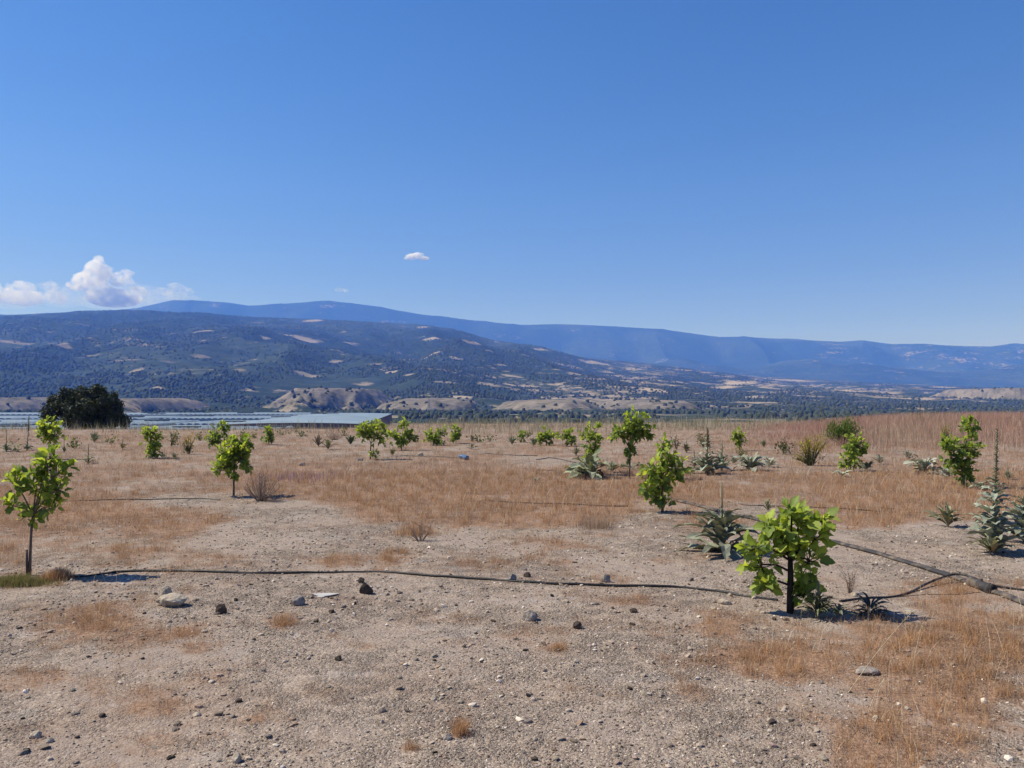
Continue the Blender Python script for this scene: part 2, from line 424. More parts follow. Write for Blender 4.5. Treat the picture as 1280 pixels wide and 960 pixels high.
# ------------------------------------------------------------------ setting: ground, valley, hills
def grid_sheet(name, xs_fn, Ys, ncol_s, zfn, mat, attr_fn=None):
    s = ncol_s; X = np.array([xs_fn(y) * s for y in Ys]); Yg = np.repeat(Ys[:, None], len(s), 1)
    Z = zfn(X, Yg)
    V = np.stack([X, Yg, Z], -1).reshape(-1, 3)
    nr, nc = X.shape
    i = np.arange(nr - 1)[:, None] * nc + np.arange(nc - 1)[None, :]
    Q = np.stack([i, i + 1, i + nc + 1, i + nc], -1).reshape(-1, 4)
    at_ = attr_fn(X, Yg) if attr_fn else None
    return mesh_obj(name, V, [Q], mat, attrs=at_, smooth=True), V

ys = [-10.0]
while ys[-1] < 70:
    y = ys[-1]
    ys.append(y + (.5 if y < 2 else max(.035, .011 * y)))
ys = np.array(ys)
half = lambda y: 9 + 1.05 * max(y, 0)
sc = np.linspace(-1, 1, 621); sc = np.sign(sc) * np.abs(sc) ** 1.25
g, _ = grid_sheet('ground', half, ys, sc, lambda x, y: ground_z(x, y), M['ground'], lambda x, y: {'grass': grass_mask(x, y)})
tag(g, kind='structure')

yv = np.geomspace(ys[-1], 1000, 90)
def valley_attr(x, y):
    d = .55 + .5 * (fbm(x / 90, y / 70, 3, 201) - .5)
    return {'dry': d, 'field': np.zeros_like(x), 'bald': np.zeros_like(x)}
vf, _ = grid_sheet('valley_floor', lambda y: 9 + 1.35 * y, yv, np.linspace(-1, 1, 261), lambda x, y: ground_z(x, y, False) * (1 - sstep(y, 800, 1000)) + hill_z(x, np.maximum(y, 900)) * sstep(y, 800, 1000), M['hills'], valley_attr)
tag(vf, kind='structure')

FIELDS = [(255, 422-8, 20, 1.5), (280, 422, 9, 1), (121, 432, 5, 1.8), (12, 427, 34, 2.5), (75, 431, 16, 1.5), (165, 450, 20, 1.5), (172, 462, 7, 4), (250, 446, 18, 2), (195, 485, 12, 2),
    (380, 424, 27, 2), (391, 401, 13, 2), (430, 415, 7, 1.5), (332, 423, 9, 1.2), (420, 452, 10, 3), (385, 469, 20, 2), (490, 465, 9, 1.8), (510, 469, 9, 1.6), (537, 445, 20, 2.4),
    (570, 448, 11, 1.5), (545, 423, 17, 1.4), (590, 428, 15, 1.5), (612, 438, 13, 1.5), (530, 409, 9, 1.5), (455, 480, 16, 3.5), (575, 496, 17, 3), (612, 482, 26, 3), (625, 456, 9, 1.2),
    (668, 448, 20, 2), (672, 437, 16, 2.6), (745, 453, 24, 2), (722, 467, 17, 3.6), (757, 465, 15, 2), (795, 461, 18, 2), (815, 468, 21, 3.5), (782, 476, 9, 2), (815, 487, 18, 4), 
    (880, 479, 18, 2), (875, 489, 14, 1.8), (900, 470, 21, 2), (650, 483, 32, 1.4), (905, 485, 21, 2), (910, 510, 25, 2.4), (880, 502, 16, 2), (935, 503, 25, 2), (945, 497, 16, 2), (925, 478, 22, 2.5),
    (965, 485, 21, 2.4), (985, 475, 32, 2), (1050, 476, 17, 1.6), (1015, 483, 22, 1.5), (1055, 489, 22, 2), (1010, 495, 26, 3), (1100, 492, 42, 2), (1120, 497, 52, 2.6), (1070, 503, 30, 1.8),
    (1150, 503, 40, 1), (1180, 484, 24, 1.4), (1140, 468, 5, 4), (1260, 437, 7, 1.2), (1160, 431, 9, 1.2), (440, 430, 14, 1.6), (350, 437, 16, 1.4), (300, 462, 12, 2),
    (210, 452, 14, 1.4), (470, 455, 14, 1.6), (640, 470, 18, 1.5), (700, 480, 14, 2), (560, 478, 18, 1.6), (760, 495, 16, 2), (850, 478, 16, 1.8)]
fw = []
for (px, rw, hw, hh) in FIELDS:
    p = at_hill(px, rw); Y = p[1]
    r2 = lambda yy: 500 - F * (hill_z(p[0], yy) - EYE) / yy
    sl = abs(float(r2(Y * 1.03)) - float(r2(Y * .97))) / (Y * .06) + 1e-6
    if Y > 6500: hw *= .4
    fw.append((p[0], Y, hw / F * Y, float(np.clip(.85 * hh / sl, 15, .045 * Y))))
def hills_attr(x, y):
    z, bald, t, px = hill_z(x, y, True)
    f = np.full_like(x, -1.0)
    for (cx, cy, rx, ry) in fw:
        f = np.maximum(f, 1 - ((x - cx) / rx) ** 2 - ((y - cy) / ry) ** 2)
    dry = .15 + .10 * (1 - t) + .30 * sstep(px, 560, 820) * (y < 6000) + .03 * sstep(y, 6000, 8000) + .16 * sstep(px, 900, 1200) * sstep(y, 6500, 7500)
    dry = dry + .14 * np.exp(-((px - 140) / 60) ** 2) * np.exp(-((t - .45) / .2) ** 2)
    dry = dry + .16 * np.exp(-((px - 660) / 130) ** 2) * np.exp(-((y - 1700) / 500) ** 2)
    return {'dry': dry, 'field': f, 'bald': bald}
sc_ = np.concatenate([np.linspace(-1.35, -.74, 60)[:-1], np.linspace(-.74, .74, 1100), np.linspace(.74, 1.35, 60)[1:]])
yh = np.geomspace(1000, 12500, 330)
hl, _ = grid_sheet('hills', lambda y: y * 1.0, yh, sc_, lambda x, y: hill_z(x, y), M['hills'], hills_attr)
tag(hl, kind='structure')

# far woodland: thousands of small crowns on the slopes, nobody could count them
def far_wood(name, n, ymin, ymax, seed, rmin, rmax, keep):
    r = np.random.default_rng(seed)
    Y = ymin * (ymax / ymin) ** r.random(n); u = r.uniform(-.85, .85, n); x = u * Y
    if ymin >= 1000: z, bald, t, px = hill_z(x, Y, True)
    else:
        z = np.where(Y < 1000, ground_z(x, Y, False), hill_z(x, np.maximum(Y, 1000))); bald = hill_z(x, np.maximum(Y, 1000), True)[1] * (Y > 1000); px = 640 + F * u
    k = keep(x, Y, px, bald, r)
    x, Y, z = x[k], Y[k], z[k]; n = len(x)
    rad = r.uniform(rmin, rmax, n); hgt = rad * r.uniform(.9, 1.6, n)
    a = np.arange(6) * pi / 3
    ring1 = np.stack([np.cos(a), np.sin(a), np.zeros(6)], -1); ring2 = np.stack([.72 * np.cos(a + .5), .72 * np.sin(a + .5), np.full(6, .75)], -1)
    T = np.concatenate([ring1, ring2, [[0.1, 0, 1.05]]])
    V = T[None] * np.stack([rad, rad, hgt], -1)[:, None, :] * r.uniform(.75, 1.2, (n, 13, 1))
    V = V + np.stack([x, Y, z - .1 * hgt], -1)[:, None, :]
    q = [(i, (i + 1) % 6, 6 + (i + 1) % 6, 6 + i) for i in range(6)]; t3 = [(6 + i, 6 + (i + 1) % 6, 12) for i in range(6)]
    off = (np.arange(n) * 13)[:, None, None]
    Q = (np.array(q)[None] + off).reshape(-1, 4); T3 = (np.array(t3)[None] + off).reshape(-1, 3)
    base = np.array([.044, .060, .043]) * r.uniform(.75, 1.3, (n, 1)) + np.array([.014, .004, 0]) * r.random((n, 1))
    C = np.repeat(base, 13, 0)
    o = mesh_obj(name, V.reshape(-1, 3), [T3, Q], M['canopy'], col=C, smooth=True)
    tag(o, 'dark green scrub and woodland scattered over the far hillsides', 'woodland', kind='stuff'); return o
def keep_h(x, Y, px, bald, r):
    d = hills_attr(x, Y)
    cl = fbm(x / 120, Y / 160, 4, 301)
    p = np.clip(1.05 - 1.5 * d['dry'] + 3.2 * (cl - .5) + 1.4 * (fbm(x / 600, Y / 500, 2, 303) - .5), 0, 1)
    p = np.where(d['field'] > .05, .12 * p, p); p = np.where(bald > .1, .05 * (cl > .5), p)
    return r.random(len(x)) < p
w1 = far_wood('hillside_woodland', 115000, 1000, 5200, 5, 1.6, 4.2, keep_h)
def keep_v(x, Y, px, bald, r):
    # belts of trees across the valley floor, none among the greenhouses
    strip = ((np.abs(Y - (1010 + 60 * np.sin(x / 120))) < 90) | ((np.abs(Y - 760 - .1 * x) < 40)) | (np.abs(Y - 560) < 22)) & (fbm(x / 90, Y / 60, 3, 311) > .44)
    return (bald < .05) & strip & ((px > 500) | (Y > 900)) & (r.random(len(x)) < np.where(px > 940, 1.0, .6))
w2 = far_wood('valley_orchard', 14000, 480, 1150, 6, 2.0, 4.2, keep_v)
w2['label'] = 'dark belts of orchard trees across the valley floor'; w2['category'] = 'orchard'

# ------------------------------------------------------------------ gravel and pebbles
ico_v = []
for th, ph in [(0, 0)] + [(1.107, k * 2 * pi / 5) for k in range(5)] + [(2.034, (k + .5) * 2 * pi / 5) for k in range(5)] + [(pi, 0)]:
    ico_v.append((sin(th) * cos(ph), sin(th) * sin(ph), cos(th)))
ico_v = np.array(ico_v)
ico_f = [(0, 1 + k, 1 + (k + 1) % 5) for k in range(5)] + [(1 + k, 6 + k, 1 + (k + 1) % 5) for k in range(5)] + [(1 + (k + 1) % 5, 6 + k, 6 + (k + 1) % 5) for k in range(5)] + [(6 + k, 11, 6 + (k + 1) % 5) for k in range(5)]
ico_f = np.array(ico_f)
def pebble_colours(n, r):
    k = r.random(n)
    pal = np.array([(.21, .18, .15), (.31, .268, .228), (.38, .33, .275), (.30, .225, .17), (.50, .455, .395), (.66, .62, .55), (.06, .05, .043), (.34, .27, .24)])
    idx = np.searchsorted(np.cumsum([.19, .24, .20, .09, .12, .06, .05, .05]), k).clip(0, 7)
    return pal[idx] * r.uniform(.65, 1.2, (n, 1)) * np.array([1.0, .94, .905])
def pebbles(n, y0, y1, smin, smax, seed):
    r = np.random.default_rng(seed)
    Y = np.sqrt(r.uniform(y0 ** 2, y1 ** 2, n)); Y = y0 + (Y - y0) * r.uniform(.45, 1, n)
    x = r.uniform(-1, 1, n) * (.75 * Y + .8)
    gm = grass_mask(x, Y)
    k = r.random(n) < np.clip(1.15 - 1.1 * gm, .12, 1)
    k &= fbm(x / .8, Y / .8, 4, 113) + r.normal(0, .10, n) > .42
    x, Y = x[k], Y[k]; n = len(x)
    s = smin * (smax / smin) ** (r.random(n) ** 2.4)
    V = ico_v[None] * r.uniform(.7, 1.25, (n, 12, 1))
    V = V * np.stack([s * r.uniform(.8, 1.5, n), s * r.uniform(.7, 1.1, n), s * r.uniform(.4, .85, n)], -1)[:, None, :] * .5
    a = r.uniform(0, 2 * pi, n); ca, sa = np.cos(a)[:, None], np.sin(a)[:, None]
    V = np.stack([V[..., 0] * ca - V[..., 1] * sa, V[..., 0] * sa + V[..., 1] * ca, V[..., 2]], -1)
    tilt = r.normal(0, .25, n)[:, None]
    V[..., 2] += V[..., 0] * tilt
    V = V + np.stack([x, Y, ground_z(x, Y) + s * .12], -1)[:, None, :]
    Fc = (ico_f[None] + (np.arange(n) * 12)[:, None, None]).reshape(-1, 3)
    return V.reshape(-1, 3), Fc, np.repeat(pebble_colours(n, r), 12, 0)
Vs, Fs, Cs, off = [], [], [], 0
for args in ((110000, 2.6, 7.0, .004, .015, 31), (9000, 2.6, 9.0, .012, .045, 32), (24000, 6.5, 14, .009, .034, 33)):
    v, f, c = pebbles(*args); Vs.append(v); Fs.append(f + off); Cs.append(c); off += len(v)
gr = mesh_obj('gravel', np.concatenate(Vs), [np.concatenate(Fs)], M['pebble'], col=np.concatenate(Cs))
tag(gr, 'loose grey gravel and small stones strewn over the bare soil', 'gravel', kind='stuff')

# ------------------------------------------------------------------ grass
def blades(x, Y, h, w, col, r, bend=.8, z=None):
    n = len(x)
    a = r.uniform(0, 2 * pi, n); la = r.uniform(0, 2 * pi, n); b = np.abs(r.normal(0, bend, n)) * h
    if z is None: z = ground_z(x, Y)
    sx, sy = np.cos(a) * w / 2, np.sin(a) * w / 2
    lx, ly = np.cos(la) * b, np.sin(la) * b
    V = np.empty((n, 5, 3))
    V[:, 0] = np.stack([x - sx, Y - sy, z - .01], -1); V[:, 1] = np.stack([x + sx, Y + sy, z - .01], -1)
    V[:, 2] = np.stack([x - sx * .8 + lx * .35, Y - sy * .8 + ly * .35, z + h * .55], -1); V[:, 3] = np.stack([x + sx * .8 + lx * .35, Y + sy * .8 + ly * .35, z + h * .55], -1)
    V[:, 4] = np.stack([x + lx, Y + ly, z + h], -1)
    o = (np.arange(n) * 5)[:, None]
    return V.reshape(-1, 3), (np.array([[2, 3, 4]]) + o), (np.array([[0, 1, 3, 2]]) + o), np.repeat(col, 5, 0)
def grass_col(n, r, kind):
    pal = {'orange': [(.49, .265, .12), (.54, .32, .165), (.41, .21, .10), (.57, .40, .235)],
           'brown': [(.45, .31, .225), (.37, .25, .18), (.51, .375, .275), (.58, .46, .34), (.41, .295, .19), (.30, .21, .15)],
           'red': [(.42, .225, .18), (.48, .28, .22), (.36, .185, .145), (.54, .37, .29)],
           'pale': [(.40, .36, .25), (.30, .29, .19), (.50, .44, .33), (.22, .24, .15)],
           'green': [(.15, .17, .05), (.22, .21, .07), (.34, .26, .12), (.26, .24, .10)]}[kind]
    pal = np.array(pal); return pal[r.integers(0, len(pal), n)] * r.uniform(.75, 1.2, (n, 1))
class BladeSet:
    def __init__(s): s.L = []
    def add(s, *a, **k): s.L.append(blades(*a, **k))
    def build(s, name, label, cat, mat='blade', kind='stuff'):
        o = 0; V = []; T = []; Q = []; C = []
        for v, t, q, c in s.L: V.append(v); T.append(t + o); Q.append(q + o); C.append(c); o += len(v)
        ob = mesh_obj(name, np.concatenate(V), [np.concatenate(T), np.concatenate(Q)], M[mat], col=np.concatenate(C))
        return tag(ob, label, cat, kind=kind)
gs = BladeSet()
def scatter(n, y0, y1, seed, thr, power=1.0, spread=.76):
    r = np.random.default_rng(seed)
    Y = np.sqrt(r.uniform(y0 ** 2, y1 ** 2, n)); x = r.uniform(-1, 1, n) * (spread * Y + .9)
    # clump: pull most blades into small tussocks
    c = r.random(n) < .6
    cell = .11 + .012 * Y
    cx = (np.floor(x / cell) + _hash(np.floor(x / cell), np.floor(Y / cell), 3)) * cell
    cy = (np.floor(Y / cell) + _hash(np.floor(x / cell), np.floor(Y / cell), 4)) * cell
    x = np.where(c, cx + r.normal(0, .16, n) * cell, x); Y = np.where(c, cy + r.normal(0, .16, n) * cell, Y)
    m = grass_mask(x, Y)
    k = r.random(n) < np.clip((m - thr) / (1 - thr), 0, 1) ** power
    return x[k], Y[k], m[k], r
def two(n, r, m, a, b):
    return np.where((r.random(n) < np.clip(m, 0, 1))[:, None], grass_col(n, r, a), grass_col(n, r, b))
x, Y, m, r = scatter(300000, 2.7, 8.5, 401, .30, 1.35)
gs.add(x, Y, r.uniform(.025, .085, len(x)) * (.55 + .6 * m), r.uniform(.0008, .0022, len(x)), two(len(x), r, m * .9, 'orange', 'brown'), r)
x, Y, m, r = scatter(6000, 2.8, 9, 405, .3, 1.5)
gs.add(x, Y, r.uniform(.10, .24, len(x)), r.uniform(.0015, .003, len(x)), np.array([(.62, .50, .34), (.56, .42, .26), (.66, .56, .42)])[r.integers(0, 3, len(x))], r, bend=.6)
x, Y, m, r = scatter(9000, 9, 24, 406, .25, 1.2)
gs.add(x, Y, r.uniform(.15, .34, len(x)), r.uniform(.003, .006, len(x)), np.array([(.62, .50, .36), (.56, .43, .29), (.64, .55, .43)])[r.integers(0, 3, len(x))], r, bend=.5)
x, Y, m, r = scatter(210000, 8, 17, 402, .25, 1.2)
gs.add(x, Y, r.uniform(.03, .12, len(x)) * (.4 + .7 * m), r.uniform(.0016, .004, len(x)), two(len(x), r, m * .8 - .1 * (Y > 13), 'orange', 'brown'), r)
x, Y, m, r = scatter(150000, 16, 34, 403, .2, 1.1)
gs.add(x, Y, r.uniform(.04, .16, len(x)) * (.4 + .7 * m), r.uniform(.003, .007, len(x)), two(len(x), r, .25 * m, 'orange', 'brown'), r)
x, Y, m, r = scatter(80000, 33, 56, 404, .1, 1.0)
gs.add(x, Y, r.uniform(.06, .20, len(x)), r.uniform(.004, .010, len(x)), two(len(x), r, .25 * m, 'pale', 'brown'), r)
gs.build('dry_grass', 'short dry orange and brown grass in patches over the field', 'dry grass')
# reddish bank of tall grass on the right
bk = BladeSet(); r = np.random.default_rng(410)
n = 90000; Y = r.uniform(22, 46, n); x = r.uniform(.20, .86, n) * Y
dn = sstep(x / Y, .22, .40) * sstep(Y + 5 * (fbm(x / 2, Y / 2, 3, 7) - .5), 20.5, 26.5) * (.35 + .9 * fbm(x / 1.3, Y / 1.3, 3, 77))
k = r.random(n) < dn; x, Y = x[k], Y[k]
hh = (.12 + .34 * sstep(x / Y, .26, .5)) * r.uniform(.55, 1.15, len(x))
bk.add(x, Y, hh, r.uniform(.004, .009, len(x)), two(len(x), r, np.clip(fbm(x / 2.5, Y / 2.5, 2, 8) * 1.6 - .25, 0, 1), 'red', 'brown'), r, bend=.3)
bk.build('tall_red_grass', 'tall reddish brown dry grass covering the bank on the right', 'tall grass')
# pale weeds along the far edge of the field
wd = BladeSet(); r = np.random.default_rng(420)
n = 26000; Y = r.uniform(36, 54, n); x = r.uniform(-.8, .5, n) * Y
px_ = 640 + F * x / Y
dn = (.38 + .62 * sstep(px_, 480, 640)) * (1 - .8 * sstep(px_, 900, 1050)) * np.clip(2.6 * (fbm(x / 1.6, Y / 1.6, 3, 9) - .36), 0, 1)
k = r.random(n) < dn; x, Y = x[k], Y[k]
wd.add(x, Y, r.uniform(.15, .72, len(x)) , r.uniform(.008, .022, len(x)), two(len(x), r, np.full(len(x), .85), 'pale', 'green'), r, bend=.3)
wd.build('edge_weeds', 'pale grey green weeds standing along the far field edge', 'weeds')
# purple flowers
fl = BladeSet(); r = np.random.default_rng(430)
n = 260; p = at(368, 600); x = p[0] + r.normal(0, .55, n); Y = p[1] + r.normal(0, .45, n)
fl.add(x, Y, r.uniform(.10, .2, n), r.uniform(.006, .014, n), np.array([(.42, .29, .34), (.38, .24, .30), (.42, .29, .22)])[r.integers(0, 3, n)], r, bend=.3)
fl.build('purple_flowers', 'faint patch of purple flowers in the dry grass', 'flowers')
def tuft(px, row, n, rx, ry, h, kind, label, name='grass_tuft', w=.0022, bend=.5, group=None):
    r = np.random.default_rng(int(px * 7 + row)); p = at(px, row); b = BladeSet()
    x = p[0] + np.clip(r.normal(0, .5, n), -1.3, 1.3) * rx; Y = p[1] + np.clip(r.normal(0, .5, n), -1.3, 1.3) * ry
    edge = 1 - .55 * np.clip(((x - p[0]) / rx) ** 2, 0, 1)
    b.add(x, Y, r.uniform(.4, 1, n) * h * edge, r.uniform(.6, 1.4, n) * w, grass_col(n, r, kind), r, bend=bend)
    o = b.build(name, label, 'grass tuft', kind='thing')
    if group: o['group'] = group
    return o
tuft(22, 731, 2600, .28, .12, .10, 'green', 'greenish grass tuft around the foot of the left fig sapling', w=.003)
tuft(72, 724, 1500, .13, .09, .12, 'orange', 'brown grass tuft at the left end of the black hose', w=.0026)
tuft(576, 918, 330, .045, .045, .085, 'orange', 'lone orange grass tuft near the bottom middle of the gravel', w=.0016)
tuft(514, 938, 170, .05, .04, .05, 'orange', 'thin orange grass tuft left of the lone bottom tuft', w=.0014)
tuft(355, 782, 300, .07, .05, .05, 'orange', 'small orange grass tuft right of the dark clod', w=.0015)
tuft(697, 812, 340, .08, .06, .06, 'orange', 'small orange grass tuft below the dark stones', w=.0015)
tuft(520, 668, 700, .3, .2, .16, 'orange', 'orange grass tuft standing up at the edge of the middle gravel', w=.003)
tuft(745, 660, 600, .25, .18, .2, 'brown', 'brown grass tuft left of the big grey green thistle', w=.003)
# single straws
def straw(p0, p1, label):
    a = at(*p0); d = ray(*p1); Y = a[1] + .05
    b = np.array([d[0] * Y, Y, EYE + d[2] * Y]); b[2] = max(b[2], a[2] + .02)
    mb = MB(); ts = np.linspace(0, 1, 7)
    P = [a * (1 - t) + b * t + np.array([0, 0, .02 * sin(pi * t)]) for t in ts]
    mb.tube(P, np.linspace(.0022, .0012, 7), 5, (.52, .42, .27))
    for k in range(8): mb.tube([P[-1] - (P[-1] - P[-2]) * .12 * k, P[-1] - (P[-1] - P[-2]) * .12 * (k - 1) + np.array([.008 * (-1) ** k, 0, .006])], [.002, .0008], 4, (.55, .44, .28))
    o = mb.build('dry_straw', M['bark']); tag(o, label, 'straw', 'dry straws in the right foreground')
straw((1060, 868), (1140, 765), 'longest dry straw leaning right in the bottom right grass')
straw((1140, 842), (1153, 780), 'upright dry straw right of the longest leaning straw')
straw((1084, 898), (1104, 850), 'short dry straw at the foot of the longest leaning straw')
straw((1015, 815), (1024, 800), 'short pale straw below the right fig sapling')

# ------------------------------------------------------------------ leaves
FIG_V = np.array([(0, 0, 0), (0, .35, 0), (0, .67, 0), (0, 1, 0)] + [(s * a, b, 0) for s in (1, -1) for a, b in ((.15, -.03), (.29, .08), (.30, .24), (.41, .46), (.37, .64), (.26, .66), (.21, .82), (.09, .96))] + [(.012, -.30, 0), (-.012, -.30, 0), (.012, 0, 0), (-.012, 0, 0)])
FIG_V[:, 2] = .30 * np.abs(FIG_V[:, 0]) - .22 * np.clip(FIG_V[:, 1], 0, 1) ** 2
def _half(o): return [(0, o, o + 1), (0, o + 1, 1), (1, o + 1, o + 2), (1, o + 2, o + 3), (1, o + 3, 2), (2, o + 3, o + 4), (2, o + 4, o + 5), (2, o + 5, o + 6), (2, o + 6, 3), (3, o + 6, o + 7)]
FIG_T = np.array(_half(4) + [(a, c, b) for a, b, c in _half(12)] + [(20, 22, 23), (20, 23, 21)])
SIMPLE_V = np.array([(0, 0, 0), (.28, .3, .07), (.22, .7, -.05), (0, 1, -.25), (-.22, .7, -.05), (-.28, .3, .07), (0, .5, -.06)])
SIMPLE_T = np.array([(0, 1, 6), (1, 2, 6), (2, 3, 6), (3, 4, 6), (4, 5, 6), (5, 0, 6)])
def put_leaves(tv, tt, pos, d, nrm, size, col, r):
    d = d / (np.linalg.norm(d, axis=1)[:, None] + 1e-9)
    s = np.cross(d, nrm); s /= np.linalg.norm(s, axis=1)[:, None] + 1e-9
    n = np.cross(s, d)
    t = np.repeat(tv[None], len(pos), 0) * size[:, None, None]
    t[..., 2] *= r.uniform(.3, 1.6, (len(pos), 1)); t[..., 0] *= r.uniform(.8, 1.1, (len(pos), 1))
    V = t[..., 0:1] * s[:, None] + t[..., 1:2] * d[:, None] + t[..., 2:3] * n[:, None] + pos[:, None]
    Fc = (tt[None] + (np.arange(len(pos)) * len(tv))[:, None, None]).reshape(-1, 3)
    return V.reshape(-1, 3), Fc, np.repeat(col, len(tv), 0)
def unit(v): return v / (np.linalg.norm(v) + 1e-9)

def fig(px, row, blobs, label, size=None, trunk_r=.014, leafdens=1.0, young=.5, name='fig_sapling', stub=False, group='young fig trees planted across the field', depth=None, curve=0.0, tex=None):
    seed = int(px * 13 + row * 7); r = np.random.default_rng(seed)
    base = at(px, row) if depth is None else at_depth(px, depth)
    d = base[1]; k = d / F
    root = empty(name, base); tag(root, label, 'tree', group)
    wood = MB(); LP, LD, LN, LS, LC = [], [], [], [], []
    lsz = (size or .13) * .80
    ctr = []
    for (cx, cy, rx, ry) in blobs:
        c = np.array([(cx - px) * k, r.uniform(-.25, .25) * rx * k, max((row - cy) * k, .06)]); ctr.append((c, rx * k * 1.05, ry * k * 1.2))
    lowest = min(c[2] - b for c, a, b in ctr); tz = max(lowest + .05, .06)
    top = max(ctr, key=lambda q: q[0][2])[0]
    mx = np.mean([c[0] for c, a, b in ctr])
    fork = np.array([mx * .25 + curve, 0, max(tz, .5 * top[2])])
    tr = [np.array([0, 0, -.03]), np.array([curve * .5, .005, fork[2] * .3]), np.array([mx * .12 + curve, -.005, fork[2] * .65]), fork]
    bcol = np.array((.17, .13, .105)) if not tex else np.array(tex)
    wood.tube(tr, [trunk_r * 1.25, trunk_r * 1.05, trunk_r * .95, trunk_r * .8], 9, bcol)
    if stub: wood.tube([np.array([-.012, -.01, -.03]), np.array([-.018, -.012, .12]), np.array([-.022, -.012, .235])], [trunk_r * 1.1, trunk_r * .9, trunk_r * .8], 9, (.11, .09, .08))
    for (c, a, b) in ctr:
        sp = fork if c[2] > fork[2] else np.array([fork[0] * c[2] / fork[2] * .9, 0, max(c[2] - b * .6, .04)])
        mid = sp * .5 + c * .5 + np.array([0, 0, .12 * abs(c[0] - sp[0])])
        wood.tube([sp, mid, c], [min(trunk_r * .6, .010), min(trunk_r * .5, .008), min(trunk_r * .35, .006)], 6, bcol)
        vol = a * a * b; ns = int(np.clip(6 + 420 * (a * b), 6, 26))
        nl = int(np.clip(leafdens * 47 * (a * b) / lsz ** 2 / ns, 5, 16))
        for s in range(ns):
            q = unit(r.normal(0, 1, 3)) * np.array([1, 1, 1.1])
            e = c + q * np.array([a, a * .9, b]) * r.uniform(.5, 1.28)
            m_ = c * .6 + e * .4 + np.array([0, 0, -.02])
            sh = [c - np.array([0, 0, .25 * b]), m_, e]
            wood.tube(sh, [min(trunk_r * .32, .005), min(trunk_r * .28, .004), .003], 5, bcol * 1.1)
            ax = unit(e - m_ + np.array([0, 0, .03]))
            for j in range(nl):
                t = .25 + .75 * (j + r.random()) / nl
                p = m_ + (e - m_) * t if t > .4 else c * (1 - t) + m_ * t
                az = j * 2.4 + r.uniform(-.4, .4)
                ref = unit(np.cross(ax, [0.3, 0.2, 1])); ref2 = np.cross(ax, ref)
                out_ = ref * cos(az) + ref2 * sin(az)
                tip = (j / max(nl - 1, 1)) ** 2
                hv = (p[2] - c[2]) / max(b, .03)
                dd = unit(.8 * out_ * (1 - .5 * tip) + ax * (.15 + .6 * tip) + .5 * unit(p - c) + np.array([0, 0, -.02 + .35 * hv + .5 * tip]) + r.normal(0, .3, 3))
                nn = unit(np.array([-.25, -.1, .75]) + .6 * unit(p - c) + r.normal(0, .42, 3))
                L = lsz * r.uniform(.4, 1.2) * (1 - .4 * tip)
                LP.append(p + dd * .30 * L); LD.append(dd); LN.append(nn); LS.append(L)
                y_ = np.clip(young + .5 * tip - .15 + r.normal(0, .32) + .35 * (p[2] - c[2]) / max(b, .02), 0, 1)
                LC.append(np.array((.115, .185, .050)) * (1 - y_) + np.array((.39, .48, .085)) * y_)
    w = wood.build('trunk', M['bark'], root, smooth=True)
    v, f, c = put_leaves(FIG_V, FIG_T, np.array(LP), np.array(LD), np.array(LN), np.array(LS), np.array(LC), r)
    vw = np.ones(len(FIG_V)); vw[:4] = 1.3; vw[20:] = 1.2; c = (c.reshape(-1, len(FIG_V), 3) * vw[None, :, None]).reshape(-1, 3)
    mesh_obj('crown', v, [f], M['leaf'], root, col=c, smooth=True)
    return root

fig(37, 720, [(60, 574, 14, 8), (48, 588, 16, 11), (70, 592, 15, 13), (20, 606, 13, 13), (52, 612, 15, 11), (72, 612, 11, 8), (16, 630, 9, 11), (40, 641, 12, 9), (64, 634, 6, 10)], 'nearest fig sapling on the left with bare thin trunk and lopsided crown', .105, .012, .95, .45, stub=True)
fig(62, 574, [(62, 533, 13, 9), (68, 545, 12, 11), (55, 537, 8, 9)], 'small fig sapling rising just behind the nearest left fig', .13, .015, .9, .55)
fig(292, 620, [(293, 566, 20, 16), (285, 583, 16, 11), (298, 553, 13, 8), (303, 573, 13, 13), (278, 570, 9, 10)], 'round crowned fig sapling with brown trunk beside a leafless bush', .105, .016, 1.05, .42)
fig(188, 573, [(187, 543, 10, 9), (189, 556, 11, 8), (190, 565, 9, 6)], 'bright narrow fig sapling leafy to the ground right of the dark oak', .13, .014, 1, .5)
fig(276, 562, [(272, 545, 11, 10), (279, 535, 7, 7), (266, 551, 7, 6)], 'dark green fig sapling behind the round crowned one', .14, .013, .8, .15)
fig(336, 556, [(336, 541, 6, 7), (335, 548, 6, 5)], 'tiny dark fig sapling right of the round crowned one', .13, .012, .9, .15)
fig(463, 574, [(456, 539, 12, 9), (474, 546, 10, 9), (465, 534, 14, 7), (467, 569, 5, 4)], 'fig sapling with flat wide crown and basal shoot in mid field', .13, .017, 1, .45)
fig(502, 563, [(494, 544, 10, 8), (512, 544, 9, 8), (505, 530, 6, 5), (502, 551, 8, 5)], 'fig sapling just right of the flat crowned one', .13, .016, 1, .42)
fig(541, 557, [(540, 546, 10, 7), (552, 540, 7, 6), (546, 549, 10, 5)], 'low spreading fig sapling left of a smaller round one in mid field', .13, .014, 1, .3)
fig(570, 554, [(571, 541, 7, 7), (567, 547, 6, 4)], 'small round fig sapling at the right end of the middle row', .13, .012, 1, .3)
fig(652, 553, [(652, 544, 7, 5)], 'tiny fig sapling at the left end of the row near the field edge', .12, .012, .8, .25)
fig(683, 557, [(683, 545, 12, 8), (676, 549, 8, 6)], 'low bushy fig sapling second in the row near the field edge', .13, .013, 1, .35)
fig(708, 558, [(709, 545, 11, 8), (714, 551, 7, 5)], 'low bushy fig sapling third in the row near the field edge', .13, .013, .9, .3)
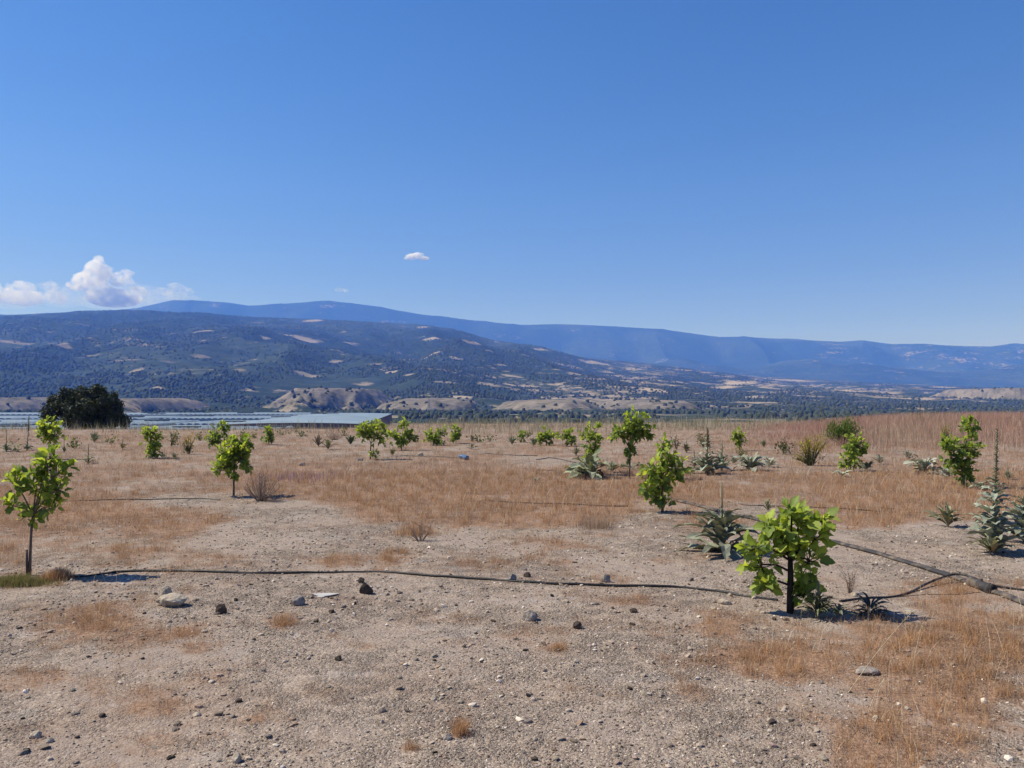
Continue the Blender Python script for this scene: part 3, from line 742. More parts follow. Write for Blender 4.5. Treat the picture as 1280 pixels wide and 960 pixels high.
fig(739, 593, [(739, 545, 14, 11), (741, 562, 10, 10), (737, 575, 7, 7)], 'fig sapling growing out of a wide grey rosette', .12, .016, .9, .45)
fig(787, 598, [(797, 527, 16, 11), (774, 541, 11, 9), (806, 541, 13, 10), (789, 538, 12, 11), (787, 560, 6, 12)], 'tallest mid field fig sapling with two tiers and a bare trunk', .125, .018, 1, .38)
fig(828, 640, [(827, 558, 9, 10), (813, 586, 14, 10), (846, 586, 16, 10), (828, 600, 17, 12), (820, 621, 9, 8), (808, 606, 9, 10), (836, 573, 10, 8), (832, 628, 8, 6)], 'bushy upright fig sapling leafy to the ground in front of the two tiered one', .125, .018, 1, .52, stub=False)
fig(925, 564, [(923, 545, 8, 7), (927, 551, 7, 6)], 'small fig sapling left of the dark round bush', .13, .013, .9, .5)
fig(1067, 589, [(1065, 554, 13, 9), (1064, 570, 11, 11), (1076, 560, 7, 7), (1060, 580, 8, 6)], 'dense oval fig sapling in front of the feathery green shrub', .12, .016, 1, .45)
fig(1203, 609, [(1214, 533, 10, 10), (1186, 555, 13, 8), (1208, 562, 16, 13), (1203, 582, 13, 13), (1190, 572, 11, 10), (1204, 598, 8, 7)], 'tall fig sapling before the red grass bank with a raised top tuft', .12, .017, 1, .3)
fig(988, 766, [(991, 637, 9, 9), (1002, 652, 19, 9), (970, 658, 14, 10), (943, 683, 14, 10), (984, 675, 18, 11), (1017, 671, 17, 12), (954, 707, 17, 11), (1010, 699, 19, 12), (1014, 727, 14, 8), (1029, 650, 8, 4), (958, 728, 11, 6), (1004, 744, 13, 6), (986, 688, 12, 8)], 'nearest fig sapling on the right with thick dark trunk and large leaves', .126, .024, 1.1, .62, tex=(.045, .036, .03))

# ------------------------------------------------------------------ grey felted rosette plants
def arch_leaf(mb, p, az, e0, e1, L, W, col, r, fold=.3, nseg=9):
    ts = np.linspace(0, 1, nseg); P = [np.array(p, float)]
    ang = e0 + (e1 - e0) * ts ** 1.2
    h = np.array([cos(az), sin(az), 0.])
    for i in range(1, nseg):
        a = .5 * (ang[i] + ang[i - 1]); P.append(P[-1] + L / (nseg - 1) * (h * cos(a) + np.array([0, 0, sin(a)])))
    wp = np.array([.16, .5, .7, 1, .78, 1.02, .66, .55, .04]) * r.uniform(.8, 1.15, 9) if nseg == 9 else np.sin(pi * np.clip(ts * .9 + .08, 0, 1))
    tw = r.normal(0, .35); sd = unit(np.array([-sin(az), cos(az), tw])); V = []
    ph = r.uniform(0, 6)
    for i in range(nseg):
        up = np.array([-cos(az) * sin(ang[i]), -sin(az) * sin(ang[i]), cos(ang[i])])
        w = W * .5 * wp[i]; wv = .3 * w * sin(ph + 4.3 * i)
        V += [P[i] + sd * w + up * (fold * w + wv), P[i], P[i] - sd * w + up * (fold * w - wv)]
    Q = []
    for i in range(nseg - 1):
        a = 3 * i; Q += [(a, a + 1, a + 4, a + 3), (a + 1, a + 2, a + 5, a + 4)]
    C = np.ones((len(V), 3)) * np.asarray(col); 
    mb.add(V, None, Q, C)
GREY = (.25, .275, .20)
def rosette(px, row, hw, top, label, n=16, spire=False, col=GREY, name='grey_rosette_plant', depth=None, leafw=.32, e0=.9, e1=-.5, stemleaves=0, stemL=.75, stemtop=.75, droop=None, tiers=2, cat='plant', stemcol=(.22, .20, .13), group='grey green rosette plants in the field', stemwide=.10):
    r = np.random.default_rng(int(px * 3 + row * 11)); base = at(px, row) if depth is None else at_depth(px, depth)
    k = base[1] / F; Rr = hw * k; H = max((row - top) * k, .08)
    root = empty(name, base); tag(root, label, cat, group)
    fo = MB(); st = MB()
    for t in range(tiers):
        for j in range(n):
            az = 2.4 * j + t + r.uniform(-.3, .3); L = Rr * r.uniform(.85, 1.2) * (1 - .18 * t)
            c = np.array(col) * r.uniform(.6, 1.35) + np.array((.05, .05, .045)) * r.random()
            if t == 0 and r.random() < .3: c = np.array((.24, .17, .10)) * r.uniform(.6, 1.3); L *= .6
            arch_leaf(fo, (0.01 * cos(az), .01 * sin(az), .02 + .05 * t * Rr / .3), az, e0 - .15 * (1 - t) + .25 * t + r.normal(0, .25), e1 + .3 * t + r.normal(0, .38), L * r.uniform(.95, 1.2), L * leafw, c, r)
    if spire or stemleaves:
        lean = r.uniform(-.04, .04)
        P = [np.array([lean * H * t, 0, H * t - .02 * (t == 0)]) for t in np.linspace(0, 1, 6)]
        st.tube(P, np.linspace(.014, .007, 6), 7, stemcol)
        ns = stemleaves or 10
        for j in range(ns):
            t = .08 + stemtop * j / ns; L = Rr * (1 - .7 * t / (stemtop + .1)) * r.uniform(.8, 1.2) * stemL
            arch_leaf(fo, (lean * H * t, 0, H * t), 2.4 * j + r.uniform(-.5, .5), .75 + r.normal(0, .15), -.35 + r.normal(0, .3), L * 1.15, L * leafw, np.array(col) * r.uniform(.7, 1.45), r)
    if spire:
        sp = MB()
        for j in range(90):
            t = .55 + .45 * j / 90; az = 2.4 * j; rr = H * stemwide * (1.25 - t) * r.uniform(.5, 1.1)
            arch_leaf(sp, (lean * H * t, 0, H * t), az, .7, .3, rr + .015, .6 * rr + .008, np.array((.20, .20, .14)) * r.uniform(.7, 1.5), r, nseg=4)
        sp.build('flower_spike', M['felt'], root)
    fo.build('foliage', M['felt'], root, smooth=False)
    if st.n: st.build('stem', M['bark'], root, smooth=True)
    return root
rosette(903, 690, 58, 602, 'large grey green thistle with drooping wavy leaves left of the right fig', 15, False, (.20, .215, .155), leafw=.26, e0=.62, e1=-.75, stemleaves=18, stemL=.6, stemtop=.62, tiers=3)
rosette(884, 592, 25, 535, 'grey mullein with tall spike and pale leaves behind the bushy fig', 15, True, (.27, .30, .23), stemleaves=34, stemL=.75, stemtop=.7, stemwide=.12)
rosette(902, 588, 16, 550, 'smaller grey mullein leaning on the right of the tall spiked one', 13, False, (.17, .22, .15), stemleaves=26, e0=1.2, e1=.4, stemL=.8)
rosette(938, 588, 25, 570, 'low flat grey rosette right of the twin mulleins', 14, False, (.28, .30, .23))
rosette(738, 597, 34, 573, 'wide grey green rosette around the foot of a mid field fig', 13, False, (.24, .27, .17), leafw=.38, e0=.8, e1=-.75)
rosette(789, 586, 19, 570, 'few flat grey leaves ringing the trunk of the tallest mid field fig', 5, False, (.17, .19, .13), tiers=1, e0=.35, e1=-.2)
rosette(1185, 659, 26, 630, 'spiky olive green rosette standing alone on the right', 15, False, (.21, .21, .12), leafw=.2, e0=1.1, e1=-.1, stemleaves=10)
rosette(1243, 692, 24, 538, 'tallest woolly mullein with long leafless spire near the right edge', 14, True, (.27, .30, .24), stemleaves=60, stemwide=.05, e0=1.0, e1=.1, stemL=1.45, stemtop=.5, leafw=.42)
rosette(1281, 680, 30, 620, 'woolly mullein cut by the right edge of the photo', 15, False, (.25, .28, .22), stemleaves=46, e0=1.1, e1=.0, stemL=1.1, stemtop=.85, leafw=.42)
rosette(1156, 592, 26, 574, 'pale grey rosette in short grass left of the tall fig before the bank', 14, False, (.34, .36, .29))
rosette(1053, 596, 14, 582, 'small grey rosette at the foot of the dense oval fig', 9, False, (.30, .32, .24), tiers=1)
rosette(1083, 588, 12, 573, 'dark low rosette right of the dense oval fig', 9, False, (.15, .18, .12))
rosette(1226, 612, 13, 598, 'grey rosette on the right foot of the tall fig before the bank', 10, False, (.27, .29, .22))
rosette(1184, 598, 14, 578, 'pale rosette on the left foot of the tall fig before the bank', 10, False, (.33, .36, .29))
rosette(1022, 772, 30, 727, 'dark weedy clump at the foot of the nearest right fig', 40, False, (.12, .14, .075), leafw=.09, e0=1.3, e1=-.7, stemleaves=16, name='weed_clump', tiers=3, group='weeds in the field')
rosette(1048, 774, 19, 748, 'low weed with one pale leaf beside the hose end at the right fig', 14, False, (.17, .19, .13), leafw=.16, e0=1.2, e1=-.5, name='weed_clump', group='weeds in the field')
rosette(1088, 770, 30, 757, 'flat dark leaves standing in for the right fig shadow beside the right hose', 30, False, (.09, .085, .07), leafw=.10, e0=.7, e1=-1.0, name='weed_clump', group='weeds in the field')  # dark flattened leaves imitate the cast shadow of the nearest right fig
rosette(110, 580, 11, 555, 'slender grey green weed between the nearest left fig and the narrow fig', 9, False, (.17, .21, .12), stemleaves=12, leafw=.22)
rosette(34, 563, 8, 520, 'tall dark thistle with two buds against the greenhouses', 8, True, (.12, .15, .11), stemleaves=12, name='thistle', group='tall thistles on the field edge', stemwide=.07)
rosette(8, 564, 9, 537, 'grey green mullein at the left edge of the photo', 10, False, (.20, .24, .17), stemleaves=12)
rosette(118, 553, 11, 536, 'bushy grey weed in front of the dark oak', 14, False, (.22, .26, .16), leafw=.22, stemleaves=10, e0=1.2, e1=.4, name='weed_clump', group='weeds in the field')
rosette(153, 562, 7, 545, 'thin olive weed under the right side of the dark oak', 9, False, (.22, .22, .12), stemleaves=9, e0=1.2, e1=.3, name='weed_clump', group='weeds in the field')
rosette(670, 603, 9, 588, 'tiny grey rosette alone in the middle of the dry grass', 9, False, (.26, .27, .19), leafw=.18, e0=1.1, e1=.1, tiers=1)
rosette(590, 562, 9, 551, 'small grey rosette beyond the blue pipe end', 8, False, (.2, .22, .15), leafw=.2)
rosette(410, 562, 12, 546, 'olive weed clump left of the flat crowned fig', 12, False, (.17, .18, .10), leafw=.25, e0=1.2, e1=.2, name='weed_clump', group='weeds in the field')
rosette(438, 556, 10, 543, 'dark green weed clump right beside the flat crowned fig', 10, False, (.10, .14, .08), leafw=.3, e0=1.2, e1=.3, name='weed_clump', group='weeds in the field')
rosette(398, 558, 12, 538, 'brownish withered weed left of the flat crowned fig', 16, False, (.20, .15, .11), leafw=.18, e0=1.3, e1=.5, stemleaves=10, name='weed_clump', group='weeds in the field')
rosette(960, 640, 14, 622, 'small olive grass like weed behind the nearest right fig', 14, False, (.25, .25, .13), leafw=.12, e0=1.25, e1=.4, name='weed_clump', group='weeds in the field')
rosette(1110, 662, 6, 652, 'tiny grey sprout by the gravel left of the olive rosette', 6, False, (.3, .3, .24), tiers=1, name='weed_clump', group='weeds in the field')
rosette(1240, 694, 26, 668, 'yellowish rosette under the tallest woolly mullein', 16, False, (.36, .36, .22), leafw=.2, e0=1.0, e1=.1)
rosette(1027, 534, 8, 509, 'tall dark thistle on the skyline left of the feathery shrub', 7, True, (.10, .12, .09), stemleaves=10, name='thistle', group='tall thistles on the field edge', depth=42, stemwide=.06)
rosette(1092, 530, 4, 500, 'pale thin stalk on the skyline right of the feathery shrub', 5, True, (.34, .33, .24), stemleaves=5, name='thistle', group='tall thistles on the field edge', depth=44, stemwide=.04)
rosette(1150, 536, 8, 510, 'dark thistle with one bud standing out of the red grass', 7, True, (.09, .11, .09), stemleaves=10, name='thistle', group='tall thistles on the field edge', depth=34, stemwide=.05)

G2 = 'weeds in the field'
for (px, rw, hw, tp, col, lb, kw) in [
    (868, 584, 12, 562, (.26, .28, .21), 'pale leafy weed left of the tall spiked mullein', dict(e0=1.2, e1=.2, stemleaves=10)),
    (917, 580, 11, 566, (.30, .31, .25), 'whitish weed between the twin mulleins and the low flat rosette', dict(e0=1.1, e1=.1)),
    (962, 584, 13, 572, (.33, .33, .27), 'whitish leafy weed just right of the low flat rosette', dict(e0=.9, e1=0)),
    (765, 590, 14, 574, (.20, .23, .15), 'drooping grey weed between the wide rosette and the tallest mid field fig', dict(e0=1.0, e1=-.6)),
    (720, 570, 9, 552, (.18, .20, .12), 'olive weed behind the fig growing out of the rosette', dict(e0=1.3, e1=.4, stemleaves=8)),
    (640, 556, 10, 541, (.22, .25, .17), 'grey green weed left of the tiny fig by the field edge', dict(e0=1.3, e1=.5, stemleaves=8)),
    (667, 558, 9, 545, (.16, .20, .11), 'green weed between the tiny fig and the second bushy one', dict(e0=1.3, e1=.4, stemleaves=8)),
    (590, 552, 7, 536, (.20, .22, .15), 'thin grey weed standing right of the small round fig', dict(e0=1.35, e1=.6, stemleaves=9)),
    (858, 566, 10, 548, (.22, .20, .13), 'brownish weed right of the bushy upright fig', dict(e0=1.3, e1=.4, stemleaves=9)),
    (1100, 580, 10, 566, (.28, .29, .22), 'pale weed right of the dark low rosette', dict(e0=1.2, e1=.2)),
    (1135, 575, 11, 562, (.33, .31, .24), 'straw coloured weed left of the pale grey rosette', dict(e0=1.25, e1=.4)),
    (1260, 600, 10, 580, (.24, .26, .2), 'grey weed near the right edge behind the tallest mullein', dict(e0=1.2, e1=.3, stemleaves=8)),
    (955, 560, 8, 547, (.2, .21, .12), 'olive weed between the small fig and the dark round bush', dict(e0=1.3, e1=.5)),
    (490, 570, 8, 560, (.17, .19, .11), 'small olive weed between the two mid field figs', dict(e0=1.2, e1=.3)),
    (218, 575, 7, 563, (.22, .23, .15), 'small grey weed right of the bright narrow fig', dict(e0=1.2, e1=.3)),
    (80, 566, 7, 550, (.2, .22, .15), 'thin grey weed right of the fig behind the nearest left one', dict(e0=1.35, e1=.6, stemleaves=8))]:
    rosette(px, rw, hw, tp, lb, 12, False, col, name='weed_clump', group=G2, leafw=.24, **kw)

# ------------------------------------------------------------------ shrubs
def shrub(px, row, blobs, label, col, leaf=.05, dens=1.0, name='shrub', thin=.35, group=None, twig=(.13, .13, .06), depth=None, upright=.3, stems=14):
    r = np.random.default_rng(int(px * 5 + row)); base = at(px, row) if depth is None else at_depth(px, depth); k = base[1] / F
    root = empty(name, base); tag(root, label, 'shrub', group)
    wood = MB(); P, D, Nn, Ls, C = [], [], [], [], []
    for (cx, cy, rx, ry, cc) in blobs:
        c = np.array([(cx - px) * k, 0, (row - cy) * k]); a, b = rx * k, ry * k
        for s in range(stems):
            q = unit(r.normal(0, 1, 3)) * r.uniform(.5, 1) ** .5; e = c + q * np.array([a, a * .8, b])
            e[2] = max(e[2], .05)
            wood.tube([(e[0] * .1, e[1] * .1, -.02), (e[0] * .5, e[1] * .5, e[2] * .6), e], [.008, .006, .003], 5, twig)
            n = int(12 * dens * (a * b) / (leaf ** 2) / stems) + 3
            t = r.uniform(.3, 1, n)[:, None]; sp = np.array([e[0] * .4, e[1] * .4, e[2] * .5]); pp = sp * (1 - t) + e * t + r.normal(0, leaf * 1.1, (n, 3))
            pp[:, 2] = np.maximum(pp[:, 2], .03)
            P.append(pp); dd = r.normal(0, .6, (n, 3)); dd[:, 2] += upright * 2; D.append(dd); Nn.append(r.normal(0, .6, (n, 3)) + (0, -.1, .6)); Ls.append(leaf * r.uniform(.6, 1.3, n)); C.append(np.array(cc or col) * r.uniform(.6, 1.4, (n, 1)))
    wood.build('stems', M['bark'], root)
    tv = SIMPLE_V.copy(); tv[:, 0] *= thin / .35
    v, f, c = put_leaves(tv, SIMPLE_T, np.concatenate(P), np.concatenate(D), np.concatenate(Nn), np.concatenate(Ls), np.concatenate(C), r)
    mesh_obj('foliage', v, [f], M['leaf'], root, col=c); return root
Yl = (.42, .36, .06)
shrub(1053, 556, [(1055, 534, 17, 10, None), (1042, 541, 13, 8, None), (1066, 538, 10, 9, None), (1058, 526, 9, 5, None)], 'feathery green shrub behind the dense oval fig', (.13, .21, .045), .09, 3.5, thin=.14, upright=.8)
shrub(981, 568, [(981, 556, 9, 8, None)], 'small dark round bush left of the yellow flowering weed', (.075, .095, .045), .08, 1.1)
shrub(1014, 582, [(1016, 556, 14, 10, Yl), (1004, 550, 9, 7, Yl), (1027, 552, 8, 9, Yl), (995, 571, 6, 4, Yl), (1014, 573, 17, 7, (.07, .085, .04))], 'yellow flowering weed over a dark leafy base', Yl, .05, 1.1, 'yellow_weed', thin=.2, upright=.6, group='yellow weeds in the field')
shrub(236, 568, [(235, 549, 9, 6, (.34, .27, .07)), (231, 557, 7, 4, (.10, .12, .05)), (235, 562, 5, 3, (.09, .11, .05))], 'yellowing weed between the narrow fig and the dark green fig', Yl, .06, .8, 'yellow_weed', thin=.2, upright=.5, group='yellow weeds in the field')
shrub(1183, 556, [(1183, 533, 7, 6, (.40, .33, .07)), (1183, 545, 5, 8, (.2, .18, .08))], 'yellow topped weed behind the tall fig before the bank', Yl, .05, .7, 'yellow_weed', thin=.2, upright=.6, group='yellow weeds in the field')
shrub(880, 560, [(876, 545, 6, 7, (.14, .15, .06))], 'small olive bush behind the tall spiked mullein', (.14, .15, .06), .07, .8)
shrub(846, 562, [(846, 552, 6, 6, (.14, .12, .08))], 'small brown bush right of the tallest mid field fig', (.14, .12, .08), .06, .6)
shrub(930, 575, [(928, 564, 9, 5, (.20, .19, .08))], 'low yellowish bush under the small fig left of the dark round bush', (.2, .19, .08), .05, .6)
shrub(213, 558, [(220, 545, 7, 6, (.10, .13, .06))], 'small dark green bush left of the yellowing weed', (.1, .13, .06), .08, .9)
# row of small dark plants along the edge before the greenhouses
for (px, rw, rx, ry) in [(250, 545, 5, 6), (302, 542, 4, 4), (318, 544, 5, 4), (352, 540, 4, 4), (376, 541, 6, 5), (430, 540, 4, 5), (598, 549, 5, 4), (612, 548, 4, 4), (660, 542, 6, 4), (200, 546, 4, 5), (140, 548, 4, 6), (92, 552, 4, 8), (20, 560, 5, 5)]:
    o = shrub(px, rw + ry, [(px, rw, rx, ry, (.11, .14, .06))], 'small dark plant on the far field edge before the valley', (.1, .13, .06), .09, .8, 'edge_plant', group='small dark plants along the far field edge', stems=8)
EDGE = ['at the left edge beside the grey mullein', 'under the left side of the dark oak', 'under the right side of the dark oak', 'right of the narrow fig', 'left of the dark green fig', 'behind the round crowned fig', 'right of the round crowned fig',
        'right of the tiny dark fig', 'left of the withered weed', 'before the big greenhouse corner', 'right of the round fig ending the middle row', 'further right of the middle row', 'left of the bushy field edge row']
for o, q in zip(sorted([o for o in COL.objects if o.name.startswith('edge_plant')], key=lambda o: o.location.x / o.location.y), EDGE):
    o['label'] = 'small dark plant on the field edge ' + q
# leafless bush
def bare_bush(px, row, hw, top, label, n=70):
    r = np.random.default_rng(px); p = at(px, row); k = p[1] / F; mb = MB()
    for j in range(n):
        az = r.uniform(0, 2 * pi); sp = r.random() ** .7 * hw * k; h = (row - top) * k * r.uniform(.4, 1) * (1 - .35 * (sp / (hw * k)) ** 2)
        e = np.array([sp * cos(az), sp * sin(az), h]); m_ = e * np.array([.6, .6, .45])
        c = np.array((.30, .22, .17)) * r.uniform(.6, 1.4)
        mb.tube([(e[0] * .12, e[1] * .12, -.02), m_, e], [.0045, .0035, .0015], 4, c, False)
        for q in range(3):
            t = r.uniform(.4, .9); b = m_ * (1 - t) + e * t; mb.tube([b, b + r.normal(0, .05, 3) + (0, 0, .04)], [.002, .001], 4, c, False)
    o = mb.build('leafless_bush', M['bark'], loc=p); tag(o, label, 'bush', 'leafless dry bushes')
bare_bush(326, 626, 26, 588, 'leafless brown bush at the right foot of the round crowned fig', 75)
bare_bush(525, 676, 16, 652, 'thin leafless twigs on the gravel below the orange grass band', 22)
bare_bush(1062, 742, 10, 712, 'thin leafless twigs beside the dusty hose', 10)
bare_bush(418, 550, 14, 538, 'low brown leafless bush behind the olive weed clump', 60)

# ------------------------------------------------------------------ dark oak
def oak():
    r = np.random.default_rng(99); Y = 62.0; k = Y / F; px, row = 108, 545
    base = at_depth(px, Y); root = empty('oak_tree', base)
    tag(root, 'big dark evergreen oak with dense rounded crown beyond the field edge', 'tree')
    z0 = base[2]
    zr = lambda rw: EYE + (500 - rw) * k - z0
    wood = MB(); wood.tube([(0, 0, -.2), (.05, 0, .8), (0, .05, zr(522))], [.34, .27, .2], 10, (.06, .05, .04))
    wood.tube([(-.12, .1, -.2), (-.5, .1, .9), (-1.0, 0, zr(515))], [.25, .2, .13], 9, (.06, .05, .04))
    B = [(108, 500, 26, 14), (85, 503, 22, 13), (68, 503, 10, 10), (128, 503, 24, 14), (142, 512, 13, 13), (110, 518, 26, 14), (133, 526, 20, 10), (100, 492, 17, 7), (124, 491, 20, 6), (72, 514, 10, 8), (148, 528, 8, 5), (95, 527, 12, 8), (112, 532, 14, 7), (84, 513, 14, 9), (70, 521, 5, 5), (108, 508, 22, 16), (122, 520, 22, 14), (92, 507, 20, 14), (138, 506, 14, 14), (104, 526, 18, 12), (146, 520, 10, 10), (76, 508, 14, 11)]
    P, D, Nn, Ls, C = [], [], [], [], []
    for (cx, cy, rx, ry) in B:
        c = np.array([(cx - px) * k, r.uniform(-.8, .8), zr(cy)]); a, b = rx * k, ry * k
        wood.tube([(c[0] * .15, 0, zr(528)), c * np.array([.6, .6, 1]) - (0, 0, .3), c], [.12, .08, .04], 6, (.06, .05, .04))
        n = int(2600 * a * b) + 300; nc = max(10, int(16 * a * b))
        cc = np.array([unit(r.normal(0, 1, 3)) * r.uniform(.65, 1.0) for _ in range(nc)])
        idx = r.integers(0, nc, n)
        pp = cc[idx] * np.array([a * .86, max(a, .9), b]) + r.normal(0, .16, (n, 3)) + c
        P.append(pp); D.append(r.normal(0, 1, (n, 3))); Nn.append(unit(pp - c) * 0 + r.normal(0, .5, (n, 3)) + (pp - c) / (np.linalg.norm(pp - c, axis=1)[:, None] + .1)); Ls.append(r.uniform(.10, .2, n))
        C.append(np.array((.042, .058, .024)) * (r.uniform(.7, 1.3, nc)[idx])[:, None] * r.uniform(.7, 1.3, (n, 1)))
    wood.build('trunk', M['bark'], root, smooth=True)
    tv = SIMPLE_V.copy(); tv[:, 0] *= 1.4
    v, f, c = put_leaves(tv, SIMPLE_T, np.concatenate(P), np.concatenate(D), np.concatenate(Nn), np.concatenate(Ls), np.concatenate(C), r)
    mesh_obj('crown', v, [f], M['oakleaf'], root, col=c)
oak()

# ------------------------------------------------------------------ hoses and pipes
def path_pts(pts, r_, lift=0.0, sub=14, wob=0.0, seed=1):
    P = [at(*p[:2]) + np.array([0, 0, p[2] if len(p) > 2 else 0]) for p in pts]
    P = np.array(P); out = []
    n = len(P); r = np.random.default_rng(seed)
    for i in range(n - 1):
        p0, p1, p2, p3 = P[max(i - 1, 0)], P[i], P[i + 1], P[min(i + 2, n - 1)]
        for t in np.linspace(0, 1, sub, endpoint=False):
            out.append(.5 * ((2 * p1) + (-p0 + p2) * t + (2 * p0 - 5 * p1 + 4 * p2 - p3) * t * t + (-p0 + 3 * p1 - 3 * p2 + p3) * t ** 3))
    out.append(P[-1]); out = np.array(out)
    L = [q[2] if len(q) > 2 else 0 for q in pts]
    lf = np.interp(np.linspace(0, n - 1, len(out)), np.arange(n), L)
    out[:, 1] += wob * (fbm(out[:, 0] / .5, out[:, 1] / .5 + seed, 3, seed) - .5)
    out[:, 2] = ground_z(out[:, 0], out[:, 1]) + r_ * .75 + lf
    out[:, 2] -= r_ * .55 * sstep(fbm(out[:, 0] / .35 + 3, out[:, 1] / .35, 3, seed + 5), .45, .7) * (lf < .005) * (r_ < .02)
    # smooth heights
    for _ in range(4): out[1:-1, 2] = np.maximum(out[1:-1, 2], .25 * out[:-2, 2] + .5 * out[1:-1, 2] + .25 * out[2:, 2])
    return out
def hose(name, pts, rad, label, mat='hose', cat='hose', group=None, sides=9, wob=.03, sub=16, flat=1.0):
    P = path_pts(pts, rad * flat, sub=sub, wob=wob, seed=int(pts[0][0])); mb = MB(); mb.tube(P, rad, sides)
    if flat != 1.0:
        V = mb.V[0]; c = np.repeat(P, sides, 0); V[:len(c), 2] = c[:, 2] + (V[:len(c), 2] - c[:, 2]) * flat
    o = mb.build(name, M[mat], smooth=True, usecol=False); tag(o, label, cat, group); return o
GH = 'thin black irrigation hoses on the ground'
hose('irrigation_hose', [(84, 722), (105, 721), (150, 716), (220, 715), (320, 717), (420, 716), (480, 717), (540, 721), (600, 725), (660, 730), (720, 732), (790, 733), (850, 736), (882, 740), (905, 742), (940, 748), (972, 752)], .012, 'long thin black hose crossing the gravel from the left fig', group=GH)
hose('irrigation_hose', [(1050, 754), (1085, 749), (1115, 746), (1140, 741), (1165, 733, .03), (1190, 729, .06), (1208, 731, .07), (1222, 735, .03)], .0095, 'black hose arching from the right fig up to the hose joint', group=GH, wob=0)
hose('irrigation_hose', [(1110, 747), (1150, 744), (1200, 743), (1225, 741)], .0035, 'thinnest black line lying under the arching hose', group=GH, wob=.02)
hose('irrigation_hose', [(1236, 734, .02), (1250, 736), (1300, 742)], .010, 'short black hose leaving the joint to the right edge', group=GH, wob=.02)
hose('irrigation_hose', [(60, 627), (110, 626), (180, 625), (235, 624), (275, 625)], .009, 'far black hose left of the round crowned fig', group=GH)
hose('irrigation_hose', [(612, 627), (660, 629), (720, 631), (785, 634)], .009, 'far black hose crossing behind the orange grass left of the bushy fig', group=GH)
hose('irrigation_hose', [(606, 567), (640, 569), (672, 570)], .012, 'farthest black hose in the middle of the field', group=GH)
hose('irrigation_hose', [(670, 575), (690, 573), (712, 577), (735, 582)], .012, 'bent black hose leading to the fig in the wide rosette', group=GH)
hose('irrigation_hose', [(672, 588), (690, 589), (705, 593)], .011, 'short black hose left of the wide rosette', group=GH)
hose('irrigation_hose', [(500, 570), (540, 571), (574, 573)], .014, 'dark hose with a blue end in mid field', group=GH)
o = hose('pipe_end', [(574, 574, .02), (579, 574, .03), (584, 575, .02)], .055, 'short blue plastic pipe end at the tip of the mid field hose', 'blue', 'pipe', wob=0, sub=6)
hose('irrigation_hose', [(1100, 634 + 6), (1010, 634), (940, 632), (925, 630)], .009, 'far black hose behind the nearest right fig', group=GH)
hose('supply_hose', [(820, 619), (850, 628), (900, 640), (960, 655), (1040, 679), (1090, 692), (1150, 710), (1200, 727), (1222, 736)], .038, 'thick dusty supply hose running diagonally behind the right fig', 'layflat', group='thick dusty supply hoses', wob=.02, flat=.55)
hose('supply_hose', [(1228, 738), (1250, 745), (1290, 760), (1330, 775)], .038, 'thick dusty supply hose from the joint to the right edge', 'layflat', group='thick dusty supply hoses', wob=.02, flat=.55)
pj = at(1226, 738); mb = MB(); a = at(1214, 733); b = at(1240, 743); up = np.array([0, 0, .032])
mb.tube([a + up, a * .5 + b * .5 + up, b + up], .044, 12); mb.tube([a + up, a * .85 + b * .15 + up], .050, 12); mb.tube([a * .15 + b * .85 + up, b + up], .050, 12)
mb.tube([pj + up, pj + up + (0, 0.0, .06)], .016, 8)
tag(mb.build('hose_joint', M['layflat'], smooth=True, usecol=False), 'clamped hose joint where black and dusty hoses meet', 'hose joint')
# ------------------------------------------------------------------ rocks
def sphere(sub):
    V = [tuple(v) for v in ico_v]; Fc = [tuple(f) for f in ico_f]
    for _ in range(sub):
        cache = {}; nf = []
        def mp(a, b):
            k = (min(a, b), max(a, b))
            if k not in cache:
                q = unit(np.array(V[a]) + np.array(V[b])); cache[k] = len(V); V.append(tuple(q))
            return cache[k]
        for a, b, c in Fc:
            ab, bc, ca = mp(a, b), mp(b, c), mp(c, a); nf += [(a, ab, ca), (b, bc, ab), (c, ca, bc), (ab, bc, ca)]
        Fc = nf
    return np.array(V), np.array(Fc)
SV, SF = sphere(3)
def rock_mesh(name, dims, seed, mat, sharp=.5):
    r = np.random.default_rng(seed); V = SV.copy()
    for _ in range(11):        # facet cuts
        n = unit(r.normal(0, 1, 3)); d = r.uniform(.55, .92); h = V @ n - d; V = V - np.where(h > 0, h, 0)[:, None] * n * sharp * 1.6
    nz = fbm(V[:, 0] * 3 + seed, V[:, 1] * 3 + V[:, 2] * 2, 4, seed) - .5
    V = V * (1 + .22 * nz[:, None]); V = V * np.array(dims) * .5; V[:, 2] = np.maximum(V[:, 2], -.3 * dims[2])
    return V
def rock(px, row, w, h, label, mat, seed=None, dz=0.0, name='rock', group='stones lying on the gravel', rz=None, dpt=.8):
    p = at(px, row); k = p[1] / F; seed = seed or int(px + row * 3)
    V = rock_mesh('rock', (w * k, w * k * dpt, h * k * 1.35), seed, mat)
    o = mesh_obj(name, V, [SF], M[mat], smooth=False, loc=(p[0], p[1], p[2] + .24 * h * k + dz)); o.rotation_euler = (0, 0, rz if rz is not None else 0)
    tag(o, label, 'rock' if w * k > .05 else 'stone', group); return o
rock(216, 757, 41, 15, 'largest pale flat rock left of the dark clod', 'rock', 5)
rock(208, 752, 16, 22, 'pale rounded rock leaning on the back of the largest flat rock', 'rock', 8)
rock(277, 767, 15, 14, 'dark brown clod right of the pale rock pair', 'dark', 3, name='soil_clod')
rock(372, 756, 18, 13, 'grey brown rock left of the pale flat sheet', 'grey', 9)
rock(458, 743, 17, 16, 'larger dark clod just below the long hose', 'dark', 13, name='soil_clod')
rock(452, 730, 9, 8, 'smaller dark clod touching the long hose', 'dark', 14, name='soil_clod')
